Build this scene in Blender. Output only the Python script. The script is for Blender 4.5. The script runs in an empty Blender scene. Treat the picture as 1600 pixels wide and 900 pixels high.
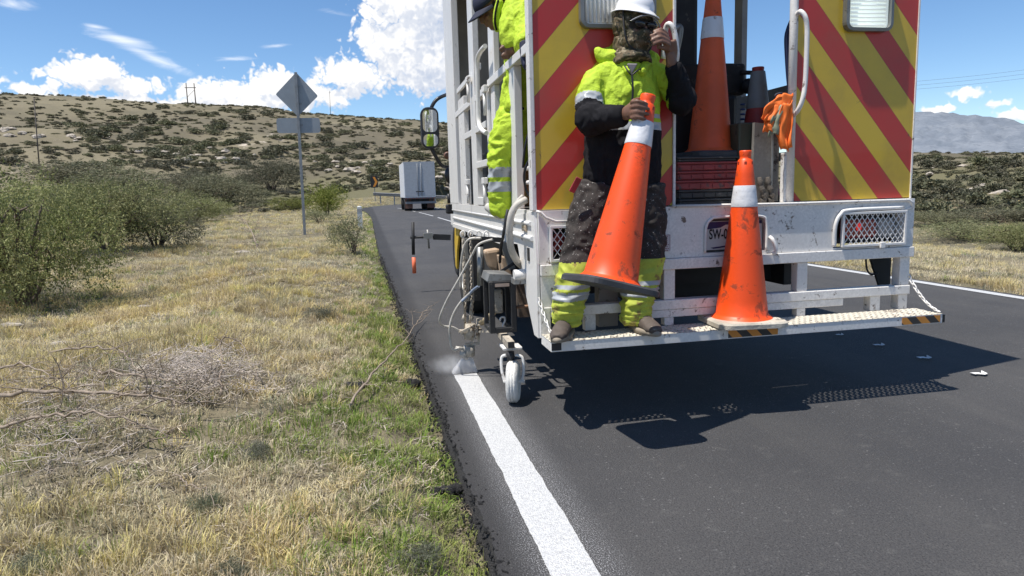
import bpy, math, random
import numpy as np
from mathutils import Vector, Matrix, Euler, noise as mnoise

SC = bpy.context.scene
COL = SC.collection
R_ = math.radians

# ---------------------------------------------------------------- camera
FPX = 1090.0
def _n(v):
    v = np.array(v, float); return v / np.linalg.norm(v)
_Y = _n([-226, -144, FPX]); _X = np.array([4914, -290, FPX], float)
_X -= _X.dot(_Y) * _Y; _X = _n(_X); _Z = np.cross(_X, _Y)
RC = np.stack([_X, _Y, _Z])
CAM = np.array([0.0, 0.0, 1.2])
cd = bpy.data.cameras.new('camera'); cam = bpy.data.objects.new('camera', cd); COL.objects.link(cam)
cd.sensor_width = 36.0; cd.lens = FPX / 1600 * 36; cd.clip_start = 0.05; cd.clip_end = 20000
_r = RC @ np.array([1, 0, 0]); _u = RC @ np.array([0, -1, 0]); _b = RC @ np.array([0, 0, -1])
cam.matrix_world = Matrix(((_r[0], _u[0], _b[0], CAM[0]), (_r[1], _u[1], _b[1], CAM[1]), (_r[2], _u[2], _b[2], CAM[2]), (0, 0, 0, 1)))
SC.camera = cam
SC.view_settings.view_transform = 'Standard'; SC.view_settings.look = 'None'
SC.view_settings.exposure = 0.36; SC.view_settings.gamma = 1.0; SC.view_settings.use_curve_mapping = False
SC.cycles.max_bounces = 6; SC.cycles.volume_bounces = 3; SC.cycles.transparent_max_bounces = 12

def ray(px, py): return RC @ np.array([px - 800, py - 450, FPX])
def PY(px, py, y): d = ray(px, py); return CAM + d * (y / d[1])
def PZ(px, py, z): d = ray(px, py); return CAM + d * ((z - CAM[2]) / d[2])
def PX(px, py, x): d = ray(px, py); return CAM + d * (x / d[0])
def AZEL(px, py):
    d = ray(px, py); return math.atan2(d[0], d[1]), math.atan2(d[2], math.hypot(d[0], d[1]))

# ---------------------------------------------------------------- sun and sky
SUND = Vector((-0.37, -0.09, 1.0)).normalized()
sun_el = math.asin(SUND.z); sun_az = math.atan2(SUND.x, SUND.y)
sl = bpy.data.lights.new('sun', 'SUN'); sl.energy = 5.0; sl.angle = R_(0.5); sl.color = (1.0, 0.955, 0.88)
so = bpy.data.objects.new('sun', sl); COL.objects.link(so)
so.rotation_euler = SUND.to_track_quat('Z', 'Y').to_euler()

class NT:
    """small helper for node trees"""
    def __init__(s, tree): s.t = tree; s.n = tree.nodes; s.l = tree.links
    def add(s, typ, ins=None, **kw):
        n = s.n.new(typ)
        for k, v in kw.items(): setattr(n, k, v)
        for k, v in (ins or {}).items(): s.put(n.inputs[k], v)
        return n
    def put(s, sock, v):
        if isinstance(v, bpy.types.NodeSocket): s.l.new(v, sock)
        elif isinstance(v, bpy.types.Node): s.l.new(v.outputs[0], sock)
        else: sock.default_value = v
    def m(s, op, a, b=None, c=None, clamp=False):
        n = s.n.new('ShaderNodeMath'); n.operation = op; n.use_clamp = clamp
        for i, v in enumerate((a, b, c)):
            if v is not None: s.put(n.inputs[i], v)
        return n.outputs[0]
    def vm(s, op, a, b=None, out=0):
        n = s.n.new('ShaderNodeVectorMath'); n.operation = op
        s.put(n.inputs[0], a)
        if b is not None: s.put(n.inputs[1], b)
        return n.outputs[out]
    def mix(s, fac, a, b, mode='MIX'):
        n = s.n.new('ShaderNodeMix'); n.data_type = 'RGBA'; n.blend_type = mode
        s.put(n.inputs['Factor'], fac); s.put(n.inputs['A'], a if not isinstance(a, tuple) else (*a[:3], 1)); s.put(n.inputs['B'], b if not isinstance(b, tuple) else (*b[:3], 1))
        return [o for o in n.outputs if o.type == 'RGBA'][0]
    def ramp(s, fac, lo, hi, smooth=True):
        n = s.n.new('ShaderNodeMapRange'); n.interpolation_type = 'SMOOTHSTEP' if smooth else 'LINEAR'; n.clamp = True
        s.put(n.inputs['Value'], fac); s.put(n.inputs['From Min'], lo); s.put(n.inputs['From Max'], hi)
        return n.outputs['Result']
    def noise(s, vec, scale, detail=4, rough=0.55, dist=0.0, dim='3D'):
        n = s.n.new('ShaderNodeTexNoise'); n.noise_dimensions = dim
        if vec is not None: s.put(n.inputs['Vector'], vec)
        n.inputs['Scale'].default_value = scale; n.inputs['Detail'].default_value = detail
        n.inputs['Roughness'].default_value = rough; n.inputs['Distortion'].default_value = dist
        return n.outputs['Fac']

def build_world():
    W = bpy.data.worlds.new('World'); SC.world = W; W.use_nodes = True
    t = NT(W.node_tree); t.n.clear()
    sky = t.add('ShaderNodeTexSky', sky_type='NISHITA', sun_disc=False, sun_elevation=sun_el, sun_rotation=sun_az % (2 * math.pi),
                altitude=2000, air_density=1.0, dust_density=0.15, ozone_density=1.6)
    tc = t.add('ShaderNodeTexCoord'); D = tc.outputs['Generated']
    sx = t.add('ShaderNodeSeparateXYZ', {0: D})
    az = t.m('ARCTAN2', sx.outputs[0], sx.outputs[1]); el = t.m('ARCSINE', sx.outputs[2])
    P = t.add('ShaderNodeCombineXYZ', {0: az, 1: el, 2: 0.0}).outputs[0]
    # cumulus heaps: (px, py, half width px, half height px, weight)
    blobs = [(660, -10, 105, 75, 1.15), (640, 60, 85, 60, 1.1), (690, 100, 120, 50, 1.1), (560, 120, 75, 28, .9), (150, 108, 50, 26, 1.0), (125, 122, 60, 22, .9),
             (215, 136, 60, 16, .8), (330, 142, 60, 24, .9), (425, 130, 45, 28, .95), (490, 146, 70, 22, .9), (390, 160, 120, 18, .8), (170, 158, 200, 10, .75), (40, 140, 60, 10, .6),
             (-30, 130, 40, 25, .9), (1510, 145, 26, 10, .62), (1555, 163, 20, 6, .55), (1590, 178, 34, 10, .6), (1460, 172, 22, 5, .5)]
    B = []
    for px, py, w, h, k in blobs:
        a, e = AZEL(px, py); a2, e2 = AZEL(px + w, py); a3, e3 = AZEL(px, py - h)
        B.append((a, e, max(abs(a2 - a), .01), max(e3 - e, .004), k))
    rnd = random.Random(4)
    for i in range(16):                                   # the same sky goes on round the rest of the horizon
        a = R_(60 + i * 17 + rnd.uniform(-5, 5)); a = (a + math.pi) % (2 * math.pi) - math.pi
        B.append((a, R_(rnd.uniform(4, 16)), R_(rnd.uniform(4, 9)), R_(rnd.uniform(1.5, 4)), .95))
    g = bpy.data.node_groups.new('cloud_field', 'ShaderNodeTree')
    g.interface.new_socket('P', in_out='INPUT', socket_type='NodeSocketVector')
    g.interface.new_socket('F', in_out='OUTPUT', socket_type='NodeSocketFloat')
    gt = NT(g); gi = gt.add('NodeGroupInput'); go = gt.add('NodeGroupOutput')
    p = gi.outputs[0]; F = None
    for a, e, ra, re, k in B:
        d = gt.vm('LENGTH', gt.vm('MULTIPLY', gt.vm('SUBTRACT', p, (a, e, 0)), (1 / ra, 1 / re, 0)), out=1)
        f = gt.m('MULTIPLY_ADD', d, -k, k)
        if F is None: F = f
        else:
            n = gt.n.new('ShaderNodeMath'); n.operation = 'SMOOTH_MAX'; gt.put(n.inputs[0], F); gt.put(n.inputs[1], f); n.inputs[2].default_value = .25; F = n.outputs[0]
    q = gt.vm('ADD', p, gt.vm('MULTIPLY', gt.vm('SUBTRACT', gt.add('ShaderNodeTexNoise', {'Vector': p, 'Scale': 26.0, 'Detail': 2.0}, noise_dimensions='2D').outputs['Color'], (.5, .5, .5)), (.010, .010, 0)))
    n1 = gt.noise(q, 30, 6, .53, 0, '2D')
    n2 = gt.noise(q, 62, 2, .5, 0, '2D')
    bil = gt.m('ABSOLUTE', gt.m('MULTIPLY_ADD', n2, 2.0, -1.0))
    n3 = gt.noise(q, 130, 1, .5, 0, '2D'); bil3 = gt.m('ABSOLUTE', gt.m('MULTIPLY_ADD', n3, 2.0, -1.0))
    F = gt.m('ADD', F, gt.m('MULTIPLY_ADD', n1, 1.45, -.725))
    F = gt.m('ADD', F, gt.m('MULTIPLY_ADD', bil, 1.0, -.26))
    F = gt.m('ADD', F, gt.m('MULTIPLY_ADD', bil3, .16, -.04))
    gt.put(go.inputs[0], F)
    def field(vec):
        n = t.n.new('ShaderNodeGroup'); n.node_tree = g; t.put(n.inputs[0], vec); return n.outputs[0]
    F0 = field(P)
    F1 = field(t.vm('ADD', P, (-.010, .018, 0)))
    dens = t.ramp(F0, -.20, .18)
    lit = t.ramp(t.m('SUBTRACT', F0, F1), -.42, .36)           # towards the light the heap ends: bright rim, grey underside
    core = t.ramp(F0, .5, 1.5)
    shade = t.m('MULTIPLY_ADD', lit, .50, .50)
    F2 = field(t.vm('ADD', P, (-.022, .045, 0)))                  # how much cloud stands between here and the light
    shade = t.m('MULTIPLY', shade, t.m('MULTIPLY_ADD', t.ramp(F2, .1, 1.2), -.62, 1.0))
    ccol = t.mix(shade, (2.9, 3.5, 4.7), (7.0, 6.95, 6.9))
    # thin high cirrus
    ci = None
    for px, py, w, h, tilt, k in [(185, 60, 75, 14, -.25, 1.0), (235, 88, 90, 14, -.42, .8), (150, 42, 34, 6, -.1, .9), (360, 92, 45, 5, .1, .6), (435, 71, 32, 4, .1, .6), (20, 6, 40, 14, 0, .7), (530, 22, 36, 5, -.2, .35), (520, 96, 20, 5, 0, .3)]:
        a, e = AZEL(px, py); a2, _ = AZEL(px + w, py); _, e3 = AZEL(px, py - h)
        q = t.vm('SUBTRACT', P, (a, e, 0)); s = t.add('ShaderNodeSeparateXYZ', {0: q})
        yy = t.m('SUBTRACT', s.outputs[1], t.m('MULTIPLY', s.outputs[0], tilt))
        d = t.m('SQRT', t.m('ADD', t.m('POWER', t.m('DIVIDE', s.outputs[0], abs(a2 - a)), 2.0), t.m('POWER', t.m('DIVIDE', yy, e3 - e), 2.0)))
        f = t.m('MULTIPLY_ADD', d, -k, k)
        ci = f if ci is None else t.m('MAXIMUM', ci, f)
    st = t.noise(t.vm('MULTIPLY', P, (18, 70, 1)), 1.0, 5, .62, .6, '2D')
    ci = t.ramp(t.m('ADD', ci, t.m('MULTIPLY_ADD', st, 1.2, -.62)), .0, 1.1)
    ci = t.m('MULTIPLY', ci, .75)
    # the camera of a phone renders this clear sky a stronger blue
    hs = t.add('ShaderNodeHueSaturation', {'Hue': .5, 'Saturation': 1.16, 'Value': 1.0, 'Color': sky.outputs[0]})
    c = t.mix(ci, hs.outputs[0], (7.4, 7.6, 8.0))
    up = t.ramp(el, -.01, .012)
    c = t.mix(t.m('MULTIPLY', dens, up), c, ccol)
    bg = t.add('ShaderNodeBackground', {'Color': c, 'Strength': .122})
    t.add('ShaderNodeOutputWorld', {0: bg.outputs[0]})
build_world()
SC.world.cycles.sampling_method = 'MANUAL'; SC.world.cycles.sample_map_resolution = 256

# ---------------------------------------------------------------- object helpers
def tag(o, label=None, cat=None, group=None, kind=None):
    for k, v in (('label', label), ('category', cat), ('group', group), ('kind', kind)):
        if v: o[k] = v
    return o
def thing(name, label, cat, loc=(0, 0, 0), group=None):
    o = bpy.data.objects.new(name, None); COL.objects.link(o); o.location = loc; o.empty_display_size = .1
    return tag(o, label, cat, group)
def wloc(o):
    v = Vector((0, 0, 0))
    while o is not None: v = v + o.location; o = o.parent
    return v

class MB:
    """gathers shapes, in world coordinates, into one mesh"""
    def __init__(s): s.v = []; s.f = []; s.sm = []; s.mi = []
    def raw(s, vs, fs, smooth=False, mi=0):
        b = len(s.v); s.v.extend([tuple(map(float, p)) for p in vs])
        for f in fs: s.f.append([b + i for i in f]); s.sm.append(smooth); s.mi.append(mi)
        return s
    def box(s, x0, x1, y0, y1, z0, z1, mi=0):
        return s.raw([(x0, y0, z0), (x1, y0, z0), (x1, y1, z0), (x0, y1, z0), (x0, y0, z1), (x1, y0, z1), (x1, y1, z1), (x0, y1, z1)],
                     [(0, 3, 2, 1), (4, 5, 6, 7), (0, 1, 5, 4), (1, 2, 6, 5), (2, 3, 7, 6), (3, 0, 4, 7)], False, mi)
    def bar(s, a, b, w, h, up=(0, 0, 1), mi=0):
        a = Vector(a); b = Vector(b); d = (b - a).normalized(); u = Vector(up)
        sdir = d.cross(u)
        if sdir.length < 1e-4: sdir = d.cross(Vector((1, 0, 0)))
        sdir.normalize(); u = sdir.cross(d).normalized(); sdir *= w / 2; u *= h / 2
        vs = [a - sdir - u, a + sdir - u, a + sdir + u, a - sdir + u, b - sdir - u, b + sdir - u, b + sdir + u, b - sdir + u]
        return s.raw(vs, [(0, 1, 2, 3), (4, 7, 6, 5), (0, 4, 5, 1), (1, 5, 6, 2), (2, 6, 7, 3), (3, 7, 4, 0)], False, mi)
    def tube(s, pts, r, n=8, closed=False, cap=True, mi=0, ell=None, upv=None):
        pts = [Vector(p) for p in pts]; m = len(pts)
        rs = r if isinstance(r, (list, tuple)) else [r] * m
        tn = []
        for i in range(m):
            if closed: d = pts[(i + 1) % m] - pts[i - 1]
            else: d = pts[min(i + 1, m - 1)] - pts[max(i - 1, 0)]
            tn.append(d.normalized() if d.length > 1e-9 else Vector((0, 0, 1)))
        u = Vector(upv) if upv else (Vector((0, 0, 1)) if abs(tn[0].z) < .9 else Vector((1, 0, 0)))
        vs = []
        for i in range(m):
            u = u - tn[i] * u.dot(tn[i])
            if u.length < 1e-6: u = tn[i].orthogonal()
            u.normalize(); w = tn[i].cross(u)
            ra, rb = (rs[i] if isinstance(rs[i], (tuple, list)) else (rs[i], rs[i]))
            for k in range(n):
                a = 2 * math.pi * k / n
                vs.append(pts[i] + u * (ra * math.cos(a)) + w * (rb * math.sin(a)))
        fs = []
        for i in range(m if closed else m - 1):
            j = (i + 1) % m
            for k in range(n):
                k2 = (k + 1) % n
                fs.append((i * n + k, i * n + k2, j * n + k2, j * n + k))
        s.raw(vs, fs, True, mi)
        if cap and not closed:
            b = len(s.v) - len(vs)
            s.f.append([b + k for k in range(n)][::-1]); s.sm.append(False); s.mi.append(mi)
            s.f.append([b + (m - 1) * n + k for k in range(n)]); s.sm.append(False); s.mi.append(mi)
        return s
    def ell(s, c, r, rot=None, n=14, mi=0):
        c = Vector(c); M = rot.to_matrix() if rot is not None else Matrix.Identity(3)
        vs = []; m = n // 2
        for i in range(m + 1):
            th = math.pi * i / m
            for k in range(n):
                ph = 2 * math.pi * k / n
                vs.append(c + M @ Vector((r[0] * math.sin(th) * math.cos(ph), r[1] * math.sin(th) * math.sin(ph), r[2] * math.cos(th))))
        fs = [(i * n + k, (i + 1) * n + k, (i + 1) * n + (k + 1) % n, i * n + (k + 1) % n) for i in range(m) for k in range(n)]
        return s.raw(vs, fs, True, mi)
    def lathe(s, base, axis, prof, n=24, mi=0, smooth=True):
        """prof: list of (distance along axis, radius)"""
        base = Vector(base); ax = Vector(axis).normalized(); u = ax.orthogonal().normalized(); w = ax.cross(u)
        vs = [base + ax * h + (u * math.cos(2 * math.pi * k / n) + w * math.sin(2 * math.pi * k / n)) * r for h, r in prof for k in range(n)]
        fs = [(i * n + k, i * n + (k + 1) % n, (i + 1) * n + (k + 1) % n, (i + 1) * n + k) for i in range(len(prof) - 1) for k in range(n)]
        return s.raw(vs, fs, smooth, mi)
    def prism(s, poly, axis, a0, a1, mi=0):
        """poly: 2d outline, extruded along axis 'x','y' or 'z' from a0 to a1"""
        def p(q, a): return {'x': (a, q[0], q[1]), 'y': (q[0], a, q[1]), 'z': (q[0], q[1], a)}[axis]
        n = len(poly); vs = [p(q, a0) for q in poly] + [p(q, a1) for q in poly]
        fs = [tuple(range(n))[::-1], tuple(range(n, 2 * n))] + [(i, (i + 1) % n, n + (i + 1) % n, n + i) for i in range(n)]
        return s.raw(vs, fs, False, mi)
    def mesh(s, name, mats, off=Vector((0, 0, 0))):
        me = bpy.data.meshes.new(name)
        me.from_pydata([(x - off.x, y - off.y, z - off.z) for x, y, z in s.v], [], s.f)
        for m in (mats if isinstance(mats, (list, tuple)) else [mats]): me.materials.append(m)
        me.polygons.foreach_set('use_smooth', s.sm); me.polygons.foreach_set('material_index', s.mi)
        me.update(); return me
    def build(s, name, mats, parent=None, bevel=0, fix=True):
        me = s.mesh(name, mats, wloc(parent) if parent is not None else Vector((0, 0, 0)))
        o = bpy.data.objects.new(name, me); COL.objects.link(o); o.parent = parent
        if bevel:
            b = o.modifiers.new('bevel', 'BEVEL'); b.width = bevel; b.segments = 2; b.limit_method = 'ANGLE'; b.angle_limit = R_(40)
            b.use_clamp_overlap = True
        return o

def np_mesh(name, verts, quads, mats, smooth=False, tris=None):
    """fast mesh from arrays"""
    me = bpy.data.meshes.new(name); nv = len(verts)
    F = []; sizes = []
    if quads is not None and len(quads): F.append(np.asarray(quads, np.int32).ravel()); sizes.append(np.full(len(quads), 4, np.int32))
    if tris is not None and len(tris): F.append(np.asarray(tris, np.int32).ravel()); sizes.append(np.full(len(tris), 3, np.int32))
    idx = np.concatenate(F); sz = np.concatenate(sizes); st = np.concatenate([[0], np.cumsum(sz)[:-1]]).astype(np.int32)
    me.vertices.add(nv); me.vertices.foreach_set('co', np.asarray(verts, np.float32).ravel())
    me.loops.add(len(idx)); me.loops.foreach_set('vertex_index', idx)
    me.polygons.add(len(sz)); me.polygons.foreach_set('loop_start', st)
    me.polygons.foreach_set('use_smooth', np.full(len(sz), smooth))
    for m in (mats if isinstance(mats, (list, tuple)) else [mats]): me.materials.append(m)
    me.update(calc_edges=True); me.validate(); return me

# ---------------------------------------------------------------- materials
_mats = {}
def mat(name, col, rough=.6, metal=0.0, var=0.12, vscale=6.0, dirt=None, dirt_amt=.0, dscale=8.0, bump=0.0, bscale=60.0, fine=0.0, spec=.5, coat=0, trans=0.0, subs=None, rnd=0.0):
    """plain procedural surface: base colour with noise variation, optional dirt/wear patches and fine bump"""
    if name in _mats: return _mats[name]
    M = bpy.data.materials.new(name); M.use_nodes = True; t = NT(M.node_tree)
    b = t.n['Principled BSDF']; b.inputs['Roughness'].default_value = rough; b.inputs['Metallic'].default_value = metal
    b.inputs['Specular IOR Level'].default_value = spec; b.inputs['Coat Weight'].default_value = coat
    tc = t.add('ShaderNodeTexCoord'); O = tc.outputs['Object']
    n = t.noise(O, vscale, 5, .6)
    c = t.mix(t.ramp(n, .3, .7), tuple(x * (1 - var) for x in col), tuple(min(x * (1 + var), 1) for x in col))
    if fine:
        n2 = t.noise(O, vscale * 14, 3, .6)
        c = t.mix(t.ramp(n2, .35, .65), c, tuple(x * (1 - fine) for x in col))
    if dirt:
        d = t.noise(O, dscale, 8, .68, .4)
        k = t.ramp(d, .72 - dirt_amt * .4, .80 - dirt_amt * .4)
        c = t.mix(k, c, dirt)
        t.put(b.inputs['Roughness'], t.m('MULTIPLY_ADD', k, .3, rough, clamp=True))
    if rnd:
        oi = t.add('ShaderNodeObjectInfo')
        hv = t.add('ShaderNodeHueSaturation', {'Hue': t.m('MULTIPLY_ADD', oi.outputs['Random'], rnd * .12, .5 - rnd * .06), 'Saturation': 1.0, 'Value': t.m('MULTIPLY_ADD', oi.outputs['Random'], rnd, 1 - rnd / 2), 'Color': c})
        c = hv.outputs[0]
    t.put(b.inputs['Base Color'], c)
    if bump:
        bn = t.add('ShaderNodeBump', {'Strength': bump, 'Distance': .01, 'Height': t.noise(O, bscale, 4, .6)})
        t.put(b.inputs['Normal'], bn.outputs[0])
    _mats[name] = M
    return M
# ================================================================ THE SETTING
# --- terrain: skyline heights as seen from the road, by azimuth
_sky = [(-700, 150), (-300, 140), (0, 147), (120, 151), (250, 160), (400, 168), (500, 181), (620, 188), (700, 193), (850, 215), (1000, 234), (1150, 246), (1300, 246), (1430, 244), (1520, 245), (1600, 246), (2000, 262)]
_sa = np.array([AZEL(*p)[0] for p in _sky]); _se = np.array([AZEL(*p)[1] for p in _sky])
def fbm(x, y, s, oct=4, seed=0.0):
    return np.array([mnoise.fractal(Vector((a * s + seed, b * s - seed * 1.7, seed)), 0.55, 2.0, oct) for a, b in zip(np.ravel(x), np.ravel(y))]).reshape(np.shape(x))
def edge_x(y):
    """x of the ragged left edge of the asphalt: the shoulder narrows towards the camera"""
    return .35 - .0125 * np.clip(np.asarray(y, float) - 3.0, 0, 13)
def road_cx(y):
    """x of the road's left-hand reference edge shift along its length (straight, then swinging right)"""
    y = np.asarray(y, float)
    a = np.where(y > 34, -0.00085 * (np.minimum(y, 74) - 34) ** 2, 0.0)
    return a
def ground_z(x, y, detail=True):
    x = np.asarray(x, float); y = np.asarray(y, float)
    r = np.hypot(x, y); az = np.arctan2(x, y)
    T = np.interp(az, np.concatenate([[-math.pi, -2.2], _sa, [2.2, math.pi]]), np.concatenate([[.04, .05], _se, [.03, .04]]))
    left = np.clip((0.28 - az) / .35, 0, 1)
    r0 = 104 * left + 55 * (1 - left); rs = 330 * left + 300 * (1 - left)
    t = np.clip((r - r0) / (rs - r0), 0, 1)
    z = (np.tan(T) * rs + 1.2) * (0.62 * t + 0.38 * t * t * (3 - 2 * t))
    z = np.where(r > rs, z + (r - rs) * np.minimum(np.tan(T), .0) - np.clip((r - rs) * .02, 0, 12), z)
    rc = road_cx(y)
    x0 = float(road_cx(66)); ccx = x0 + 3.4 + 75.0
    xs = np.where(y > 66, np.where(x > ccx, -99.0, 3.4 + 75.0 - np.hypot(x - ccx, y - 66)), x - rc)
    xs = np.where((y <= 66) & (x > 60), 99.0, xs)
    dl = edge_x(y) - .025 - xs; dr = xs - 6.55
    out = np.maximum(dl, dr)                            # > 0 beside the road
    w = np.clip(out / (0.25 + .012 * r), 0, 1); w = w * w * (3 - 2 * w)
    inroad = (y < 145)
    near = np.clip(1 - r / 120, 0, 1)
    if detail:
        und = fbm(x, y, .16, 3, 3.1) * .16 + fbm(x, y, .9, 3, 7.7) * .035
        big = fbm(x, y, .012, 4, 1.3) * np.clip((r - 60) / 100, 0, 1) * np.clip((rs * 1.05 - r) / 120, 0, 1) * 3.4
    else: und = 0; big = 0
    bank = (.05 * np.clip(dl / .7, 0, 1) + .17 * np.exp(-((dl - 1.6) / .85) ** 2) * np.clip((y - 2.2) / 2.0, 0, 1) * np.clip((16 - y) / 6, 0, 1)) * (dl > 0) + np.clip((dr - 1.5) / 22, 0, 1) * -2.5 * np.clip(1 - (r - 45) / 120, 0, 1)
    zz = z + big + und * np.clip(out / 1.2, 0, 1) * (near > 0) + bank
    return np.where(inroad, zz * w - .09 * (1 - w), zz)
def gz(x, y): return float(ground_z(np.array([x], float), np.array([y], float))[0])

def wpos(t): return t.add('ShaderNodeNewGeometry').outputs['Position']
def ground_material():
    M = bpy.data.materials.new('dry_soil'); M.use_nodes = True; t = NT(M.node_tree); b = t.n['Principled BSDF']
    P = wpos(t); b.inputs['Roughness'].default_value = .95; b.inputs['Specular IOR Level'].default_value = .1
    n0 = t.noise(P, .02, 5, .6); n1 = t.noise(P, .11, 6, .62); n2 = t.noise(P, 1.3, 6, .65); n3 = t.noise(P, 26, 5, .7)
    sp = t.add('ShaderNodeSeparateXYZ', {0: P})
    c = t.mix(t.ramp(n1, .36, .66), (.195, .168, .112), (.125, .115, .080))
    zz = t.m('ADD', sp.outputs[2], t.m('MULTIPLY_ADD', n1, 14.0, -7.0))  # slope bands by height: cloud shade put into the soil and scrub colours
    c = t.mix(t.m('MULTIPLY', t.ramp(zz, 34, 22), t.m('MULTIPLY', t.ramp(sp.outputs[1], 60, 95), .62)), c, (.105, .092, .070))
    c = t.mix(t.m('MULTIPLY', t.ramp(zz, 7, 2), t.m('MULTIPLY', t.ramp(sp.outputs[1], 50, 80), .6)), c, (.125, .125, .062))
    c = t.mix(t.ramp(n0, .45, .62), c, (.20, .175, .118))
    c = t.mix(t.m('MULTIPLY', t.ramp(n2, .5, .72), .7), c, (.12, .115, .055))
    c = t.mix(t.m('MULTIPLY', t.ramp(n3, .5, .7), .55), c, (.31, .25, .17))
    c = t.mix(t.m('MULTIPLY', t.ramp(t.noise(P, 60, 3, .7), .52, .7), .5), c, (.08, .062, .042))
    # pale limestone showing through on the slope
    ns = t.noise(t.vm('MULTIPLY', P, (1, .45, 1)), .07, 7, .72, .5)
    far = t.ramp(sp.outputs[1], 85, 110)
    lo = t.m('MULTIPLY', t.ramp(sp.outputs[2], 3.0, 6.0), t.ramp(sp.outputs[2], 22.0, 14.0))
    c = t.mix(t.m('MULTIPLY', t.m('MULTIPLY', t.ramp(ns, .60, .66), far), lo), c, (.46, .40, .33))
    t.put(b.inputs['Base Color'], c)
    bp = t.add('ShaderNodeBump', {'Strength': .8, 'Distance': .03, 'Height': t.m('ADD', n3, t.m('MULTIPLY', n2, 2.0))})
    t.put(b.inputs['Normal'], bp.outputs[0])
    return M
def build_ground():
    azs = np.concatenate([np.arange(-180, -50, 4), np.arange(-50, 72, .5), np.arange(72, 180, 4)]) * math.pi / 180
    rr = np.concatenate([[0.0], np.geomspace(.6, 60, 120), np.geomspace(62, 420, 75), np.geomspace(450, 9000, 22)])
    A, Rr = np.meshgrid(azs, rr); x = np.sin(A) * Rr; y = np.cos(A) * Rr
    z = ground_z(x, y)
    nA, nR = len(azs), len(rr)
    V = np.stack([x.ravel(), y.ravel(), z.ravel()], 1)
    i, j = np.meshgrid(np.arange(nR - 1), np.arange(nA), indexing='ij'); j2 = (j + 1) % nA
    Q = np.stack([i * nA + j, (i + 1) * nA + j, (i + 1) * nA + j2, i * nA + j2], -1).reshape(-1, 4)[:, ::-1]
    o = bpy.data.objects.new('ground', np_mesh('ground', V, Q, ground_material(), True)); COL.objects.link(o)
    tag(o, kind='structure')
build_ground()

# --- road
LINE_L, LINE_R = .500, .652
def asphalt_material():
    M = bpy.data.materials.new('fresh_asphalt'); M.use_nodes = True; t = NT(M.node_tree); b = t.n['Principled BSDF']
    P = wpos(t)
    v = t.n.new('ShaderNodeTexVoronoi'); v.inputs['Scale'].default_value = 150; v.inputs['Randomness'].default_value = 1.0; t.put(v.inputs['Vector'], t.vm('ADD', P, t.vm('MULTIPLY', t.add('ShaderNodeTexNoise', {'Vector': P, 'Scale': 60.0}).outputs['Color'], (.012, .012, .0))))
    n1 = t.noise(P, .5, 5, .6); n2 = t.noise(P, 150, 3, .7); n4 = t.noise(P, 9, 5, .65)
    c = t.mix(t.ramp(n1, .35, .65), (.054, .053, .055), (.076, .073, .072))
    c = t.mix(t.m('MULTIPLY', t.ramp(n2, .46, .64), .8), c, (.018, .018, .020))
    c = t.mix(t.m('MULTIPLY', t.ramp(t.noise(P, 85, 4, .75), .54, .66), .55), c, (.125, .12, .115))
    c = t.mix(t.m('MULTIPLY', t.ramp(v.outputs['Color'], .86, .98), t.m('MULTIPLY_ADD', t.ramp(t.noise(P, 1.3, 4, .65), .38, .62), .75, .12)), c, (.20, .195, .19))
    c = t.mix(t.m('MULTIPLY', t.ramp(n4, .58, .74), .30), c, (.15, .145, .135))
    c = t.mix(t.m('MULTIPLY', t.ramp(t.noise(t.vm('MULTIPLY', P, (1, .12, 1)), 1.7, 4, .6), .48, .70), .30), c, (.10, .094, .088))
    # pale scuffs of aggregate and spilt paint, sparse
    sc = t.m('MULTIPLY', t.ramp(t.noise(P, 34, 4, .75, 1.5), .66, .72), t.ramp(t.noise(P, 2.6, 3, .6), .48, .66))
    c = t.mix(t.m('MULTIPLY', sc, .75), c, (.42, .41, .40))
    # overspray dust beside the wet line
    sp = t.add('ShaderNodeSeparateXYZ', {0: P})
    dl = t.m('ABSOLUTE', t.m('SUBTRACT', sp.outputs[0], (LINE_L + LINE_R) / 2))
    band = t.m('MULTIPLY', t.ramp(dl, .24, .07), t.ramp(sp.outputs[1], 4.75, 4.4))
    c = t.mix(t.m('MULTIPLY', t.ramp(t.noise(P, 210, 3, .7), .52, .66), t.m('MULTIPLY', band, .85)), c, (.62, .62, .63))
    # dark crumbly shoulder
    c = t.mix(t.m('MULTIPLY', t.ramp(sp.outputs[0], .52, .38), .6), c, (.02, .019, .019))
    t.put(b.inputs['Base Color'], c); b.inputs['Roughness'].default_value = .82; b.inputs['Specular IOR Level'].default_value = .35
    h = t.m('ADD', t.m('MULTIPLY', v.outputs['Distance'], .8), n2)
    bp = t.add('ShaderNodeBump', {'Strength': .8, 'Distance': .006, 'Height': h})
    t.put(b.inputs['Normal'], bp.outputs[0])
    return M
def bend(x, y):
    """bend a straight road coordinate (x across, y along) to the right beyond y = 66"""
    s = y - 66.0
    if s <= 0: return x + float(road_cx(y)), y
    Rb = 75.0; a = s / Rb; x0 = float(road_cx(66))
    cx = x0 + 3.4 + Rb; d = Rb - (x - 3.4)
    return cx - d * math.cos(a), 66 + d * math.sin(a)
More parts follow.
